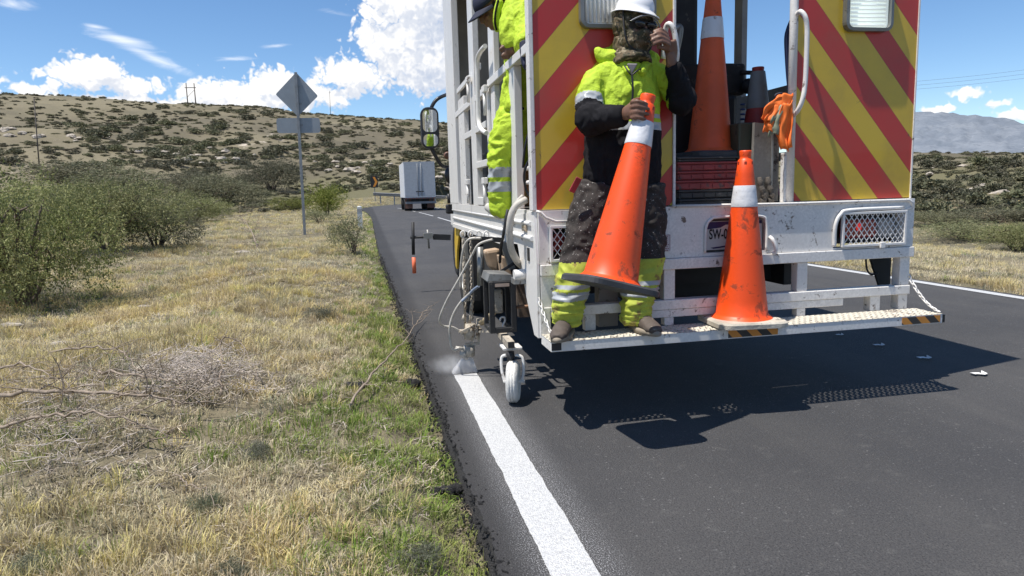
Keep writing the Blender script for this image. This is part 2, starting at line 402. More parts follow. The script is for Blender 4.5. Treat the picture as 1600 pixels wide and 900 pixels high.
def strip(xa, xb, ys, z, ragL=0.0, ragR=0.0, seed=1, taper=0, thick=0, edge=False):
    m = MB(); vs = []; rnd = random.Random(seed)
    for y in ys:
        l = (float(edge_x(y)) if edge else xa) + (ragL * (mnoise.noise(Vector((seed, y * 2.3, 0))) + .6 * mnoise.noise(Vector((seed, y * 9.0, 3))) + .3 * mnoise.noise(Vector((seed, y * 31.0, 3)))) if ragL else 0)
        r = xb + (ragR * (mnoise.noise(Vector((seed + 5, y * 2.3, 0))) + .6 * mnoise.noise(Vector((seed + 5, y * 9.0, 3))) + .3 * mnoise.noise(Vector((seed + 5, y * 31.0, 3)))) if ragR else 0)
        a = bend(l, y); c = bend(r, y); vs += [(*a, z), (*c, z)]
    if thick:
        a = [(v[0] - .04, v[1], z - thick) if i % 2 == 0 else (v[0] + .04, v[1], z - thick) for i, v in enumerate(vs)]
        n = len(vs); q = len(ys)
        fs = [(2 * i, 2 * i + 1, 2 * i + 3, 2 * i + 2) for i in range(q - 1)]
        fs += [(2 * i, 2 * i + 2, n + 2 * i + 2, n + 2 * i) for i in range(q - 1)] + [(2 * i + 1, n + 2 * i + 1, n + 2 * i + 3, 2 * i + 3) for i in range(q - 1)]
        m.raw(vs + a, fs)
    else: m.raw(vs, [(2 * i, 2 * i + 1, 2 * i + 3, 2 * i + 2) for i in range(len(ys) - 1)])
    return m
YS = list(np.concatenate([np.arange(-14, 0, 1.0), np.arange(0, 8, .02), np.arange(8, 20, .1), np.arange(20, 66, .7), np.arange(66, 190, 2.0)]))
tag(strip(.275, 6.52, YS, 0.0, .035, .03, 2, thick=.12, edge=True).build('road', asphalt_material()), kind='structure')
def paint_material(name, wear):
    M = bpy.data.materials.new(name); M.use_nodes = True; t = NT(M.node_tree); b = t.n['Principled BSDF']; P = wpos(t)
    v = t.n.new('ShaderNodeTexVoronoi'); v.inputs['Scale'].default_value = 170; t.put(v.inputs['Vector'], P)
    c = t.mix(t.ramp(t.noise(P, 120, 4, .7), .3, .62), (.38, .38, .39), (.60, .60, .59))
    c = t.mix(t.m('MULTIPLY', t.ramp(t.noise(P, 190, 3, .75), .62 - wear, .70 - wear), .55), c, (.22, .22, .225))
    t.put(b.inputs['Base Color'], c); b.inputs['Roughness'].default_value = .55
    bp = t.add('ShaderNodeBump', {'Strength': .9, 'Distance': .004, 'Height': t.m('ADD', v.outputs['Distance'], t.noise(P, 90, 4, .7))})
    t.put(b.inputs['Normal'], bp.outputs[0]); return M
YL = list(np.arange(-3, 4.52, .008))
tag(strip(LINE_L, LINE_R, YL, .004, .008, .008, 11).build('edge_line', paint_material('wet_line_paint', 0.0)), kind='structure')
YL2 = list(np.concatenate([np.arange(-14, 20, .25), np.arange(20, 66, .7), np.arange(66, 180, 2)]))
tag(strip(6.30, 6.43, YL2, .004, .008, .008, 12).build('edge_line', paint_material('old_line_paint', .02)), kind='structure')
for a, bb in ((29, 36.5), (38.5, 48), (50, 66)):
    tag(strip(3.44, 3.53, list(np.arange(a, bb, .5)), .004, .004, .004, 13).build('centre_line', _mats.get('x') or paint_material('old_line_paint', .02)), kind='structure')

# --- far mountain
def build_mountain():
    ridge = [(1150, 262), (1230, 240), (1300, 205), (1360, 184), (1410, 174), (1440, 172), (1480, 175), (1520, 178), (1560, 182), (1600, 189), (1700, 200), (1850, 215), (2100, 240)]
    a = np.array([AZEL(*p)[0] for p in ridge]); e = np.array([AZEL(*p)[1] for p in ridge])
    azs = np.linspace(a[0], a[-1], 150); ts = np.linspace(0, 1.35, 46)
    A, T = np.meshgrid(azs, ts); E = np.interp(A, a, e)
    rr = 2300 + T * 900
    x = np.sin(A) * rr; y = np.cos(A) * rr
    prof = np.where(T < 1, T ** .8, 1 - (T - 1) * 1.6)
    rid = np.abs(fbm(A * 60, T * 3, 1.0, 5, 2.0)); z = np.tan(E) * (2300 + 900) * prof
    z = z * (1 - .07 * rid * np.clip(1.25 - T, 0, 1) * 2.2) + fbm(x, y, .006, 5, 9.0) * 10 * (T < 1) - 20 * (T < .02)
    n, m = T.shape; V = np.stack([x.ravel(), y.ravel(), z.ravel()], 1)
    i, j = np.meshgrid(np.arange(n - 1), np.arange(m - 1), indexing='ij')
    Q = np.stack([i * m + j, i * m + j + 1, (i + 1) * m + j + 1, (i + 1) * m + j], -1).reshape(-1, 4)
    M = bpy.data.materials.new('hazy_rock'); M.use_nodes = True; t = NT(M.node_tree); b = t.n['Principled BSDF']; P = wpos(t)
    b.inputs['Roughness'].default_value = 1.0; b.inputs['Specular IOR Level'].default_value = 0
    c = t.mix(t.ramp(t.noise(P, .012, 6, .65), .35, .65), (.15, .172, .205), (.205, .225, .255))  # blue haze of the distance put into the rock colour
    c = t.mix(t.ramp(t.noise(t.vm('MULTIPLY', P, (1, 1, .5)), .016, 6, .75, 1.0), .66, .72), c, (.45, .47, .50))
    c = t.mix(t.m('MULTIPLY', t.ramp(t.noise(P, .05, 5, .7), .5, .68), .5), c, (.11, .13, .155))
    t.put(b.inputs['Base Color'], c)
    o = bpy.data.objects.new('mountain', np_mesh('mountain', V, Q, M, True)); COL.objects.link(o); tag(o, kind='structure')
build_mountain()
# ================================================================ THE ROAD MARKING TRUCK
WHITE = mat('worn_white_paint', (.76, .74, .71), .42, var=.07, vscale=3, dirt=(.30, .25, .20), dirt_amt=.22, dscale=7, fine=.06)
WHITE2 = mat('chipped_white_paint', (.76, .735, .70), .5, var=.10, vscale=5, dirt=(.17, .135, .11), dirt_amt=.33, dscale=19, fine=.10)
CREAM = mat('cream_tread_paint', (.62, .57, .47), .6, var=.2, vscale=9, dirt=(.16, .12, .095), dirt_amt=.40, dscale=9, fine=.15, bump=.5, bscale=50)
BLACK = mat('black_paint', (.018, .018, .02), .5, var=.3, dirt=(.09, .085, .08), dirt_amt=.25)
BLACK2 = mat('dull_black_steel', (.022, .022, .024), .65, var=.3, dirt=(.12, .11, .10), dirt_amt=.3, dscale=14)
GREYM = mat('grey_steel', (.28, .28, .27), .45, metal=.5, var=.2, dirt=(.16, .12, .09), dirt_amt=.35, dscale=16)
DIRTYB = mat('paint_caked_steel', (.42, .37, .30), .75, var=.25, vscale=14, dirt=(.17, .115, .075), dirt_amt=.45, dscale=22, bump=.5, bscale=90)
HOSE = mat('pale_hose_rubber', (.50, .47, .42), .55, var=.15, vscale=20, dirt=(.25, .22, .19), dirt_amt=.35, dscale=30)
BHOSE = mat('black_hose_rubber', (.015, .015, .018), .5, var=.3)
TYRE = mat('tyre_rubber', (.018, .018, .018), .85, var=.3, bump=.4)
TYREW = mat('paint_covered_tyre', (.60, .59, .56), .8, var=.14, vscale=16, dirt=(.20, .19, .18), dirt_amt=.30, dscale=22, bump=.3)
GLASS = mat('mirror_glass', (.75, .78, .8), .03, metal=1.0, var=.02)
YELB = mat('yellow_guard_paint', (.62, .40, .03), .5, var=.15, dirt=(.1, .08, .06), dirt_amt=.3)
GREYP = mat('grey_bulkhead_paint', (.33, .31, .29), .6, var=.12, dirt=(.16, .14, .12), dirt_amt=.3, dscale=3)
ORM = mat('orange_machine_paint', (.72, .27, .02), .45, var=.15, dirt=(.08, .06, .05), dirt_amt=.35, dscale=20)
PLASTB = mat('dark_plastic', (.02, .021, .026), .4, var=.3)

XL, XR, YR, ZT = .845, 3.05, 3.5, 3.08
TB = Vector((1.95, YR, 0.0))
truck = thing('work_truck', 'white road marking truck with red and yellow striped rear panels and rear step', 'truck', TB)

def stripe_material(name, sgn, xref, zref, period, duty, ca, cb, worn=.35):
    """flat retroreflective tape, diagonal stripes"""
    M = bpy.data.materials.new(name); M.use_nodes = True; t = NT(M.node_tree); b = t.n['Principled BSDF']
    O = t.add('ShaderNodeTexCoord').outputs['Object']; s = t.add('ShaderNodeSeparateXYZ', {0: O})
    q = t.m('SUBTRACT', t.m('ADD', s.outputs[2], t.m('MULTIPLY', t.m('SUBTRACT', s.outputs[0], xref), -1.12 * sgn)), zref)
    fr = t.m('FRACT', t.m('DIVIDE', q, period))
    k = t.m('LESS_THAN', fr, duty)
    c = t.mix(k, cb, ca)
    n = t.noise(O, 2.2, 6, .65)
    c = t.mix(t.m('MULTIPLY', t.ramp(n, .4, .75), .36), c, (.18, .11, .07))
    d = t.noise(O, 11, 8, .7, .6)
    c = t.mix(t.m('MULTIPLY', t.ramp(d, .66, .72), .65), c, (.07, .055, .045))
    d2 = t.noise(O, 42, 4, .7)
    c = t.mix(t.m('MULTIPLY', t.ramp(d2, .70, .76), .6), c, (.35, .28, .20))
    edge = t.m('LESS_THAN', t.m('ABSOLUTE', t.m('SUBTRACT', t.m('FRACT', t.m('MULTIPLY', fr, 2.0)), .5)), .485)
    c = t.mix(t.m('MULTIPLY', t.m('SUBTRACT', 1.0, edge), .35), c, (.06, .04, .03))
    t.put(b.inputs['Base Color'], c); t.put(b.inputs['Roughness'], t.m('MULTIPLY_ADD', n, .3, .28))
    b.inputs['Coat Weight'].default_value = .15
    v = t.n.new('ShaderNodeTexVoronoi'); v.inputs['Scale'].default_value = 240; t.put(v.inputs['Vector'], O)
    bp = t.add('ShaderNodeBump', {'Strength': .06, 'Distance': .002, 'Height': t.m('ADD', v.outputs['Distance'], t.m('MULTIPLY', t.noise(O, 5, 3), 6.0))})
    t.put(b.inputs['Normal'], bp.outputs[0])
    return M
RED, YEL = (.50, .028, .022), (.63, .425, .032)
MS_L = stripe_material('striped_tape', 1, .843 - TB.x, 1.859, .393, .505, RED, YEL)
MS_R = stripe_material('striped_tape', -1.04, 2.30 - TB.x, 1.735, .378, .50, RED, YEL)
HAZ = stripe_material('hazard_tape', -.9, 0, 0, .115, .5, (.03, .03, .03), (.62, .25, .04))

# rear panels
p = MB().box(.846, 1.590, YR, YR + .03, 1.104, ZT).build('rear_panel', MS_L, truck); p['label'] = 'striped panel behind the standing worker'
p2 = MB().box(2.302, 3.048, YR, YR + .03, 1.104, ZT).build('rear_panel', MS_R, truck); p2['label'] = 'striped panel with the white lit lamp and grab handle'
MB().box(.822, .846, YR - .008, YR + .06, 1.10, ZT).build('edge_trim', WHITE2, truck, .004)
MB().box(1.590, 1.606, YR - .01, YR + .06, 1.10, ZT).build('edge_trim', WHITE2, truck, .004)
MB().box(3.048, 3.056, YR - .006, YR + .05, 1.10, ZT).build('edge_trim', WHITE2, truck)
m = MB(); m.tube([(2.29, YR + .01, 1.10), (2.29, YR + .01, ZT)], .022, 12); m.build('door_post', WHITE2, truck)
MB().box(2.255, 2.272, YR + .01, YR + .05, 1.10, 1.37).build('latch_plate', WHITE2, truck, .003)
# grab handles: round bent bars
def arc_pts(pts, k=6):
    """smooth (Catmull-Rom) a coarse polyline"""
    P = [Vector(p) for p in pts]; out = []
    for i in range(len(P) - 1):
        a = P[max(i - 1, 0)]; b = P[i]; c = P[i + 1]; d = P[min(i + 2, len(P) - 1)]
        for j in range(k):
            t = j / k
            out.append(.5 * ((2 * b) + (c - a) * t + (2 * a - 5 * b + 4 * c - d) * t * t + (3 * b - a - 3 * c + d) * t * t * t))
    out.append(P[-1]); return out
def handle(pxs, y, r, name='grab_handle', m=WHITE2):
    return MB().tube(arc_pts([PY(a, b, yy) for a, b, yy in pxs]), r, 10).build(name, m, truck)
handle([(1246, 22, 3.49), (1251, 18, 3.45), (1258, 26, 3.43), (1261, 45, 3.43), (1260, 90, 3.43), (1258, 130, 3.43), (1254, 155, 3.43), (1247, 172, 3.45), (1240, 180, 3.49)], 3.45, .0125)
handle([(1036, 92, 3.49), (1040, 46, 3.47), (1047, 38, 3.44), (1054, 52, 3.43), (1057, 75, 3.43), (1057, 92, 3.44), (1052, 108, 3.49)], 3.45, .014)
# rear lamps
def lamp(x0, x1, z0, z1, glow, ribs_vertical):
    f = MB(); w = .022; fr = MB()
    out = []; inn = []
    rr = .045
    for cx, cz, a0 in ((x1 - rr, z1 - rr, 0), (x0 + rr, z1 - rr, 90), (x0 + rr, z0 + rr, 180), (x1 - rr, z0 + rr, 270)):
        for k in range(6):
            a = R_(a0 + k * 18); out.append((cx + rr * math.cos(a), cz + rr * math.sin(a))); inn.append((cx + (rr - w * .8) * math.cos(a), cz + (rr - w * .8) * math.sin(a)))
    n = len(out)
    vs = [(x, YR - .001, z) for x, z in out] + [(x, YR - .035, z) for x, z in out] + [(x, YR - .038, z) for x, z in inn] + [(x, YR - .012, z) for x, z in inn]
    fs = [(l * n + i, l * n + (i + 1) % n, (l + 1) * n + (i + 1) % n, (l + 1) * n + i) for l in range(3) for i in range(n)]
    g = f.raw(vs, fs, False).build('lamp_frame', mat('lamp_frame_grey', (.20, .20, .19), .4, metal=.4, dirt=(.06, .05, .04), dirt_amt=.3), truck)
    L = MB(); L.raw([(x, YR - .012, z) for x, z in inn], [tuple(range(n))[::-1]])
    if ribs_vertical:
        k = int((x1 - x0 - .06) / .022)
        for i in range(k): L.tube([(x0 + .035 + i * .022, YR - .013, z0 + .03), (x0 + .035 + i * .022, YR - .013, z1 - .03)], (.008), 6)
    else:
        k = int((z1 - z0 - .06) / .021)
        for i in range(k): L.tube([(x0 + .035, YR - .013, z0 + .035 + i * .021), (x1 - .035, YR - .013, z0 + .035 + i * .021)], (.0085), 6)
    L.build('lamp_lens', glow, g); return g
LENS1 = mat('clear_ribbed_lens', (.76, .74, .68), .15, var=.1, dirt=(.30, .26, .2), dirt_amt=.25, coat=.4)
LENS2 = mat('white_lit_lens', (.86, .90, .86), .15, var=.04, coat=.4)
_b = LENS2.node_tree.nodes['Principled BSDF']; _b.inputs['Emission Color'].default_value = (.9, 1, .93, 1); _b.inputs['Emission Strength'].default_value = .30
lamp(1.085, 1.485, 2.00, 2.30, LENS1, True); lamp(2.575, 2.865, 2.01, 2.32, LENS2, False)

# bumper beam with openings for plate and lamps
BY0, BY1 = YR - .03, YR + .05
ZB0, ZB1 = .825, 1.098
m = MB()
m.box(.848, .905, BY0, BY1, ZB0, ZB1)                       # left of the left lamp
m.box(.905, 1.06, BY0, BY1, 1.015, ZB1); m.box(.905, 1.06, BY0, BY1, ZB0, .842)
m.box(1.06, 1.765, BY0, BY1, ZB0, ZB1)
def arch_block(m, x0, x1, z0, z1, rr, ztop, n=6):
    """plate part above an opening with rounded upper corners"""
    top = [(x0, ztop), (x1, ztop)]
    curve = []
    for k in range(n + 1):
        a = R_(90 * k / n); curve.append((x1 - rr + rr * math.cos(a), z1 - rr + rr * math.sin(a)))
    for k in range(n + 1):
        a = R_(90 + 90 * k / n); curve.append((x0 + rr + rr * math.cos(a), z1 - rr + rr * math.sin(a)))
    poly = [(x0, z0)] + [(x0, ztop), (x1, ztop), (x1, z0)] + curve + [(x0, z0 + .0005)]
    # build as strips from the curve up to the top edge
    vs = []; fs = []
    for x, z in curve: vs += [(x, BY0, z), (x, BY0, ztop), (x, BY1, z), (x, BY1, ztop)]
    for i in range(len(curve) - 1):
        a = 4 * i; b = a + 4
        fs += [(a, a + 1, b + 1, b), (a + 2, b + 2, b + 3, a + 3), (a, b, b + 2, a + 2), (a + 1, a + 3, b + 3, b + 1)]
    m.raw(vs, fs)
arch_block(m, 1.765, 2.13, .84, 1.03, .055, ZB1)
m.box(1.765, 2.13, BY0, BY1, ZB0, .842)
m.box(2.13, 2.545, BY0, BY1, ZB0, ZB1)
arch_block(m, 2.545, 2.985, .84, 1.035, .07, ZB1); m.box(2.545, 2.985, BY0, BY1, ZB0, .835); m.box(2.985, 3.06, BY0, BY1, ZB0, ZB1)
m.build('bumper_beam', WHITE2, truck)
m = MB(); m.tube([PY(1050, 322, 3.462), PY(1240, 318, 3.462), PY(1420, 312, 3.462), PY(1427, 317, 3.46), PY(1426, 324, 3.465), PY(1414, 328, 3.47)], .007, 8); m.tube([PY(838, 330, 3.462), PY(845, 332, 3.46), PY(853, 340, 3.455), PY(868, 346, 3.455), PY(890, 346, 3.46)], .007, 8)
m.build('bumper_lip', WHITE2, truck)
# pressed rims round the openings
m = MB(); m.tube(arc_pts([(1.765, BY0 - .003, .845), (1.768, BY0 - .006, .98), (1.80, BY0 - .006, 1.025), (1.85, BY0 - .005, 1.033), (2.08, BY0 - .004, 1.033), (2.125, BY0 - .004, .99), (2.13, BY0 - .003, .845)]), .008, 8); m.build('opening_rim', WHITE, truck)
m = MB(); m.tube(arc_pts([(2.55, BY0 - .003, .845), (2.545, BY0 - .012, .96), (2.575, BY0 - .015, 1.025), (2.64, BY0 - .012, 1.045), (2.98, BY0 - .006, 1.05)]), .011, 8); m.build('opening_rim', WHITE, truck)
# rusty nicks along the lower flange
# number plate, set back in its opening
plate = MB().box(1.79, 2.12, YR - .002, YR + .003, .855, 1.010).build('number_plate', mat('plate_white', (.62, .60, .58), .4, var=.06), truck)
MB().box(1.783, 2.128, YR + .02, YR + .03, .84, 1.04).build('plate_backing', mat('plate_backing_grey', (.12, .11, .10), .6), truck)
MB().prism([(1.793, .982), (1.793, 1.007), (2.117, 1.007), (2.117, .99), (1.90, .99), (1.87, .975), (1.793, .968)], 'y', YR - .0045, YR - .003).build('plate_band', mat('plate_purple', (.035, .028, .10), .45), plate)
MB().prism([(1.812, .868), (1.90, .876), (1.99, .878), (1.99, .871), (1.90, .868), (1.83, .861)], 'y', YR - .0045, YR - .003).build('plate_landscape', mat('plate_purple', (.035, .028, .10), .45), plate)
def text(s, name, x, z, y, size, m, parent, sx=1.0, ext=.0006):
    c = bpy.data.curves.new(name, 'FONT'); c.body = s; c.size = size; c.extrude = ext; c.materials.append(m)
    c.offset = .0012
    tmp = bpy.data.objects.new(name, c); COL.objects.link(tmp)
    me = bpy.data.meshes.new_from_object(tmp.evaluated_get(bpy.context.evaluated_depsgraph_get())); bpy.data.objects.remove(tmp)
    o = bpy.data.objects.new(name, me); COL.objects.link(o); o.parent = parent
    o.location = Vector((x, y, z)) - wloc(parent); o.rotation_euler = (R_(90), 0, 0); o.scale = (sx, 1, 1); return o
INK = mat('black_ink', (.012, .012, .014), .5)
t_ = text('SW-0', 'plate_letters', 1.803, .915, YR - .0045, .076, INK, plate, .62)
# small sticker with rows of print, too small to read
stk = MB().box(1.487, 1.566, BY0 - .002, BY0 - .0005, .862, .952).build('warning_sticker', mat('sticker_white', (.55, .50, .50), .5, var=.06), truck)
m = MB(); rr = random.Random(7)
for k in range(8):
    z = .942 - k * .0105; x = 1.493
    while x < 1.552:
        w = rr.uniform(.006, .016); m.box(x, min(x + w, 1.558), BY0 - .0028, BY0 - .0022, z - .0045, z); x += w + .003
m.box(1.5625, 1.5645, BY0 - .0028, BY0 - .0022, .87, .95); m.box(1.489, 1.5645, BY0 - .0028, BY0 - .0022, .9475, .9495)
m.build('sticker_print', mat('sticker_red_ink', (.26, .10, .12), .5), stk)
# tail lamps behind expanded metal
def tail(x0, x1, z0, z1, lit):
    bx = MB(); bx.box(x0, x1, YR + .045, YR + .06, z0, z1); bx.build('lamp_recess', BLACK, truck)
    fr = MB(); w = .014; y0, y1 = BY0 - .022, BY0 - .002
    fr.box(x0 - w, x1 + w, y0, y1, z1, z1 + w); fr.box(x0 - w, x1 + w, y0, y1, z0 - w, z0); fr.box(x0 - w, x0, y0, y1, z0, z1); fr.box(x1, x1 + w, y0, y1, z0, z1)
    g = fr.build('lamp_guard', WHITE, truck, .002)
    wm = MB(); p = .0335; ym = BY0 - .012; h = z1 - z0; k = .0295
    n = int((x1 - x0 + h) / p) + 2
    for i in range(-2, n + 2):
        for sg in (1, -1):
            xa = x0 + i * p - (0 if sg == 1 else -h * .75); xb = xa + sg * h * .75
            a = [xa, z0]; b = [xb, z1]
            # clip to the frame
            ts = [0.0, 1.0]
            if xb != xa:
                for xe in (x0, x1):
                    tt = (xe - xa) / (xb - xa)
                    if 0 < tt < 1: ts.append(tt)
            ts.sort()
            for q in range(len(ts) - 1):
                tm = (ts[q] + ts[q + 1]) / 2; xm = xa + (xb - xa) * tm
                if x0 < xm < x1:
                    A = (xa + (xb - xa) * ts[q], ym + sg * .001, z0 + h * ts[q]); B = (xa + (xb - xa) * ts[q + 1], ym + sg * .001, z0 + h * ts[q + 1])
                    wm.bar(A, B, .0042, .003, (0, 1, 0))
    wm.build('wire_grille', WHITE, g)
    ln = MB()
    if lit:
        ln.box(x0 + .02, x1 - .14, YR + .0, YR + .03, z0 + .03, z1 - .03); ln.build('tail_lens', mat('red_lens', (.33, .05, .045), .2, var=.2, coat=.6), g, .012)
        L2 = mat('red_lit_lens', (.6, .05, .04), .3); bb = L2.node_tree.nodes['Principled BSDF']; bb.inputs['Emission Color'].default_value = (1, .05, .03, 1); bb.inputs['Emission Strength'].default_value = .35
        q = MB(); q.ell((x0 + .125, YR - .002, (z0 + z1) / 2 + .01), (.018, .008, .024)); q.build('lit_bulb', L2, g)
        MB().box(x1 - .13, x1 - .02, YR, YR + .03, z0 + .03, z1 - .03).build('reverse_lens', mat('grey_lens', (.35, .34, .33), .2, coat=.5), g, .012)
    else:
        ln.box(x0 + .02, x1 - .02, YR, YR + .03, z0 + .03, z1 - .03); ln.build('tail_lens', mat('red_lens', (.33, .05, .045), .2, var=.2, coat=.6), g, .012)
    MB().box((x0 + x1) / 2 + .03, (x0 + x1) / 2 + .06, y0 - .014, y0 - .0005, z0 - w - .012, z0 + .008).build('guard_latch', WHITE2, g, .003)
tail(.915, 1.055, .85, 1.008, False); tail(2.60, 2.985, .852, 1.02, True)

# under-bumper step frame
def beam(x0, x1, y0, y1, z0, z1, name='step_rail', mt=WHITE2): return MB().box(x0, x1, y0, y1, z0, z1).build(name, mt, truck, .004)
beam(.85, 3.062, YR - .045, YR + .03, .765, .823)
beam(.90, 3.05, YR - .04, YR + .03, .548, .60)
beam(1.45, 2.62, YR - .034, YR + .02, .505, .5465, 'step_rail')
for x in (1.53, 2.325): beam(x, x + .065, YR - .03, YR + .03, .601, .764, 'step_post'); beam(x + .004, x + .058, YR - .03, YR + .02, .46, .504 if x < 2.6 else .547, 'step_post')
beam(2.80, 2.865, YR - .028, YR + .03, .46, .547, 'step_post')
beam(2.985, 3.05, YR - .028, YR + .035, .601, .764, 'step_post'); beam(2.985, 3.045, YR - .028, YR + .035, .46, .547, 'step_post')
beam(.85, .93, YR - .03, YR + .05, .601, .764, 'step_post'); beam(.842, .90, YR - .04, YR + .04, .44, .60, 'step_post')
beam(1.09, 1.15, YR - .02, YR + .03, .46, .547, 'step_post')
beam(1.19, 1.30, YR + .05, YR + .12, .46, .76, 'step_post', mat('primer_grey', (.25, .23, .20), .7, dirt=(.12, .10, .08), dirt_amt=.4))
# side corner skirt in the plane of the left side
m = MB(); m.prism([(3.50, 1.098), (4.40, 1.03), (4.36, .885), (3.93, .90), (3.74, .63), (3.56, .44), (3.47, .44), (3.47, .83)], 'x', .832, .846); m.build('corner_skirt', WHITE, truck)
m = MB(); m.box(.826, .8315, 3.62, 3.66, .83, .90); m.build('skirt_slot', BLACK, truck)
m = MB(); m.box(.818, .8315, 3.66, 3.75, .985, 1.02); m.build('side_marker_lamp', mat('amber_marker', (.42, .33, .24), .3, coat=.4), truck, .008)

# step platform
SY0, SY1, SZ = 3.270, YR - .03, .460
m = MB(); m.box(.848, 3.10, SY0, SY0 + .012, SZ - .052, SZ - .002); m.box(.848, .86, SY0 + .012, SY1, SZ - .052, SZ - .002); m.box(3.088, 3.10, SY0 + .012, SY1, SZ - .052, SZ - .002); m.box(.86, 3.088, SY1 - .015, SY1, SZ - .05, SZ - .003)
step = m.build('rear_step', WHITE2, truck, .002)
def tread():
    m = MB(); nx, ny = 66, 8; x0, x1 = .846, 3.098; y0, y1 = SY0 - .002, SY1
    dx = (x1 - x0) / nx; dy = (y1 - y0) / ny
    vs = []; fs = []
    for j in range(ny):
        off = 0
        for i in range(nx):
            xa = x0 + i * dx; ya = y0 + j * dy; b = len(vs)
            cx = xa + dx / 2 + (dx * .14 if j % 2 else -dx * .14); cy = ya + dy / 2
            hx, hy = dx * .20, dy * .24
            zz = SZ + .0
            vs += [(xa, ya, zz), (xa + dx, ya, zz), (xa + dx, ya + dy, zz), (xa, ya + dy, zz),
                   (cx - hx, cy - hy, zz - .002), (cx + hx, cy - hy, zz + .0025), (cx + hx, cy + hy, zz - .002), (cx - hx, cy + hy, zz + .0025)]
            fs += [(b, b + 1, b + 5, b + 4), (b + 1, b + 2, b + 6, b + 5), (b + 2, b + 3, b + 7, b + 6), (b + 3, b, b + 4, b + 7)]
    m.raw(vs, fs); return m
tread().build('tread_plate', CREAM, step)
m = MB(); m.box(3.1002, 3.118, SY0 + .002, SY0 + .06, SZ - .05, SZ - .006); m.build('end_cap', BLACK, step)
for xa, xb in ((1.80, 2.085), (2.84, 3.083)): MB().box(xa, xb, SY0 - .003, SY0 - .0008, SZ - .046, SZ - .006).build('hazard_tape', HAZ, step)
m = MB(); m.box(.85, .90, SY0 - .002, SY0 + .0, SZ - .045, SZ - .008); m.build('open_tube_end', BLACK, step)  # black plate painted in for the shade inside the tube
# safety chains of the step
def chain(a, b, n, sag, r=.0035, L=1.35):
    A = Vector(a); B = Vector(b); m = MB(); pts = []
    for i in range(n + 1):
        t = i / n; p = A.lerp(B, t); p.z -= sag * 4 * t * (1 - t); pts.append(p)
    for i in range(n):
        c = (pts[i] + pts[i + 1]) / 2; d = (pts[i + 1] - pts[i]); l = d.length * .66; d.normalize()
        s = d.orthogonal().normalized(); s2 = d.cross(s)
        w = (s + s2).normalized() if i % 2 else (s - s2).normalized()
        hw = min(l * .42, .011)
        ring = []
        for k in range(10):
            an = 2 * math.pi * k / 10
            ring.append(c + d * (l * math.cos(an)) + w * (hw * math.sin(an)))
        m.tube(ring, r, 5, closed=True)
    return m
chain((3.055, YR - .01, .66), (3.098, SY0 + .02, SZ + .008), 11, .035, .004).build('safety_chain', WHITE2, truck)
chain((.84, YR - .02, .655), (.875, SY0 + .05, SZ + .008), 11, .02, .004).build('safety_chain', WHITE2, truck)
m = MB(); m.tube(arc_pts([(2.145, BY0 - .01, .915), (2.15, BY0 - .03, .90), (2.165, BY0 - .035, .86), (2.168, BY0 - .03, .835), (2.155, BY0 - .02, .828)]), .011, 8); m.build('tow_hook', WHITE, truck)

# load bed: side rail with pressed ridges, floor, bulkhead, roof
m = MB(); y0, y1 = 4.40, 7.12
m.box(.838, .86, YR + .062, y1, 1.045, 1.10); m.box(.848, .86, y0, y1, .90, 1.045); m.box(.836, .862, y0, y1, .862, .898)
m.tube([(.845, y0, 1.035), (.845, y1, 1.035)], .011, 8); m.tube([(.846, y0, .955), (.846, y1, .955)], .012, 8)
m.tube([(.828, YR + .07, 1.032), (.828, y0, 1.032)], .011, 8); m.tube([(.826, YR + .03, .955), (.827, y0 - .05, .958)], .013, 8)
m.build('bed_side', WHITE, truck)
MB().box(.862, 3.04, YR + .06, 7.12, 1.03, 1.095).build('bed_floor', mat('bed_floor_steel', (.10, .09, .08), .7, dirt=(.3, .28, .25), dirt_amt=.3), truck)
MB().box(3.04, 3.06, YR + .05, 7.12, .862, 1.10).build('bed_side', WHITE, truck, .004)
MB().box(.90, 3.05, 7.06, 7.12, 1.096, 3.20).build('bulkhead', GREYP, truck)
MB().box(.84, 3.06, YR - .01, 7.12, ZT + .002, ZT + .04).build('roof_panel', GREYP, truck)
# left cage
m = MB(); m.box(.838, .90, 6.62, 7.25, 1.10, ZT + .2); m.build('front_pillar', WHITE, truck, .006)
m = MB(); m.box(.842, .885, 6.05, 6.40, 1.10, 2.02); m.build('cage_post', WHITE2, truck, .004)
def post(y0, y1, z0, z1, x0=.842, x1=.888, name='cage_post', mt=WHITE): return MB().box(x0, x1, y0, y1, z0, z1).build(name, mt, truck, .004)
post(5.42, 5.66, 1.101, ZT); post(4.78, 4.90, 1.101, 1.898); post(4.60, 4.80, 1.899, 2.50, .85); post(3.96, 4.14, 1.101, 1.90); post(4.62, 4.76, 1.101, 1.898, .850)
post(3.60, 3.66, 1.101, 1.75, .846, .89)
def rail(ya, yb, z, h=.05, name='cage_rail', x0=.838): return MB().box(x0, .880, ya, yb, z - h / 2, z + h / 2).build(name, WHITE, truck, .004)
rail(YR + .065, 4.78, 1.925, .05, x0=.832); rail(4.93, 5.40, 1.91, .05); rail(5.67, 6.60, 1.915, .05); rail(5.28, 6.60, 2.13, .045, x0=.86); rail(4.92, 5.42, 1.675); rail(5.66, 6.04, 1.675); rail(4.91, 5.42, 1.41); rail(4.78, 5.42, 1.135, .06)
m = MB(); m.tube(arc_pts([PX(758, 72, .80), PX(750, 82, .79), PX(746, 95, .785), PX(746, 120, .785), PX(747, 165, .785), PX(748, 190, .785), PX(752, 202, .79), PX(760, 208, .80)]), .016, 10); m.build('grab_handle', WHITE, truck)
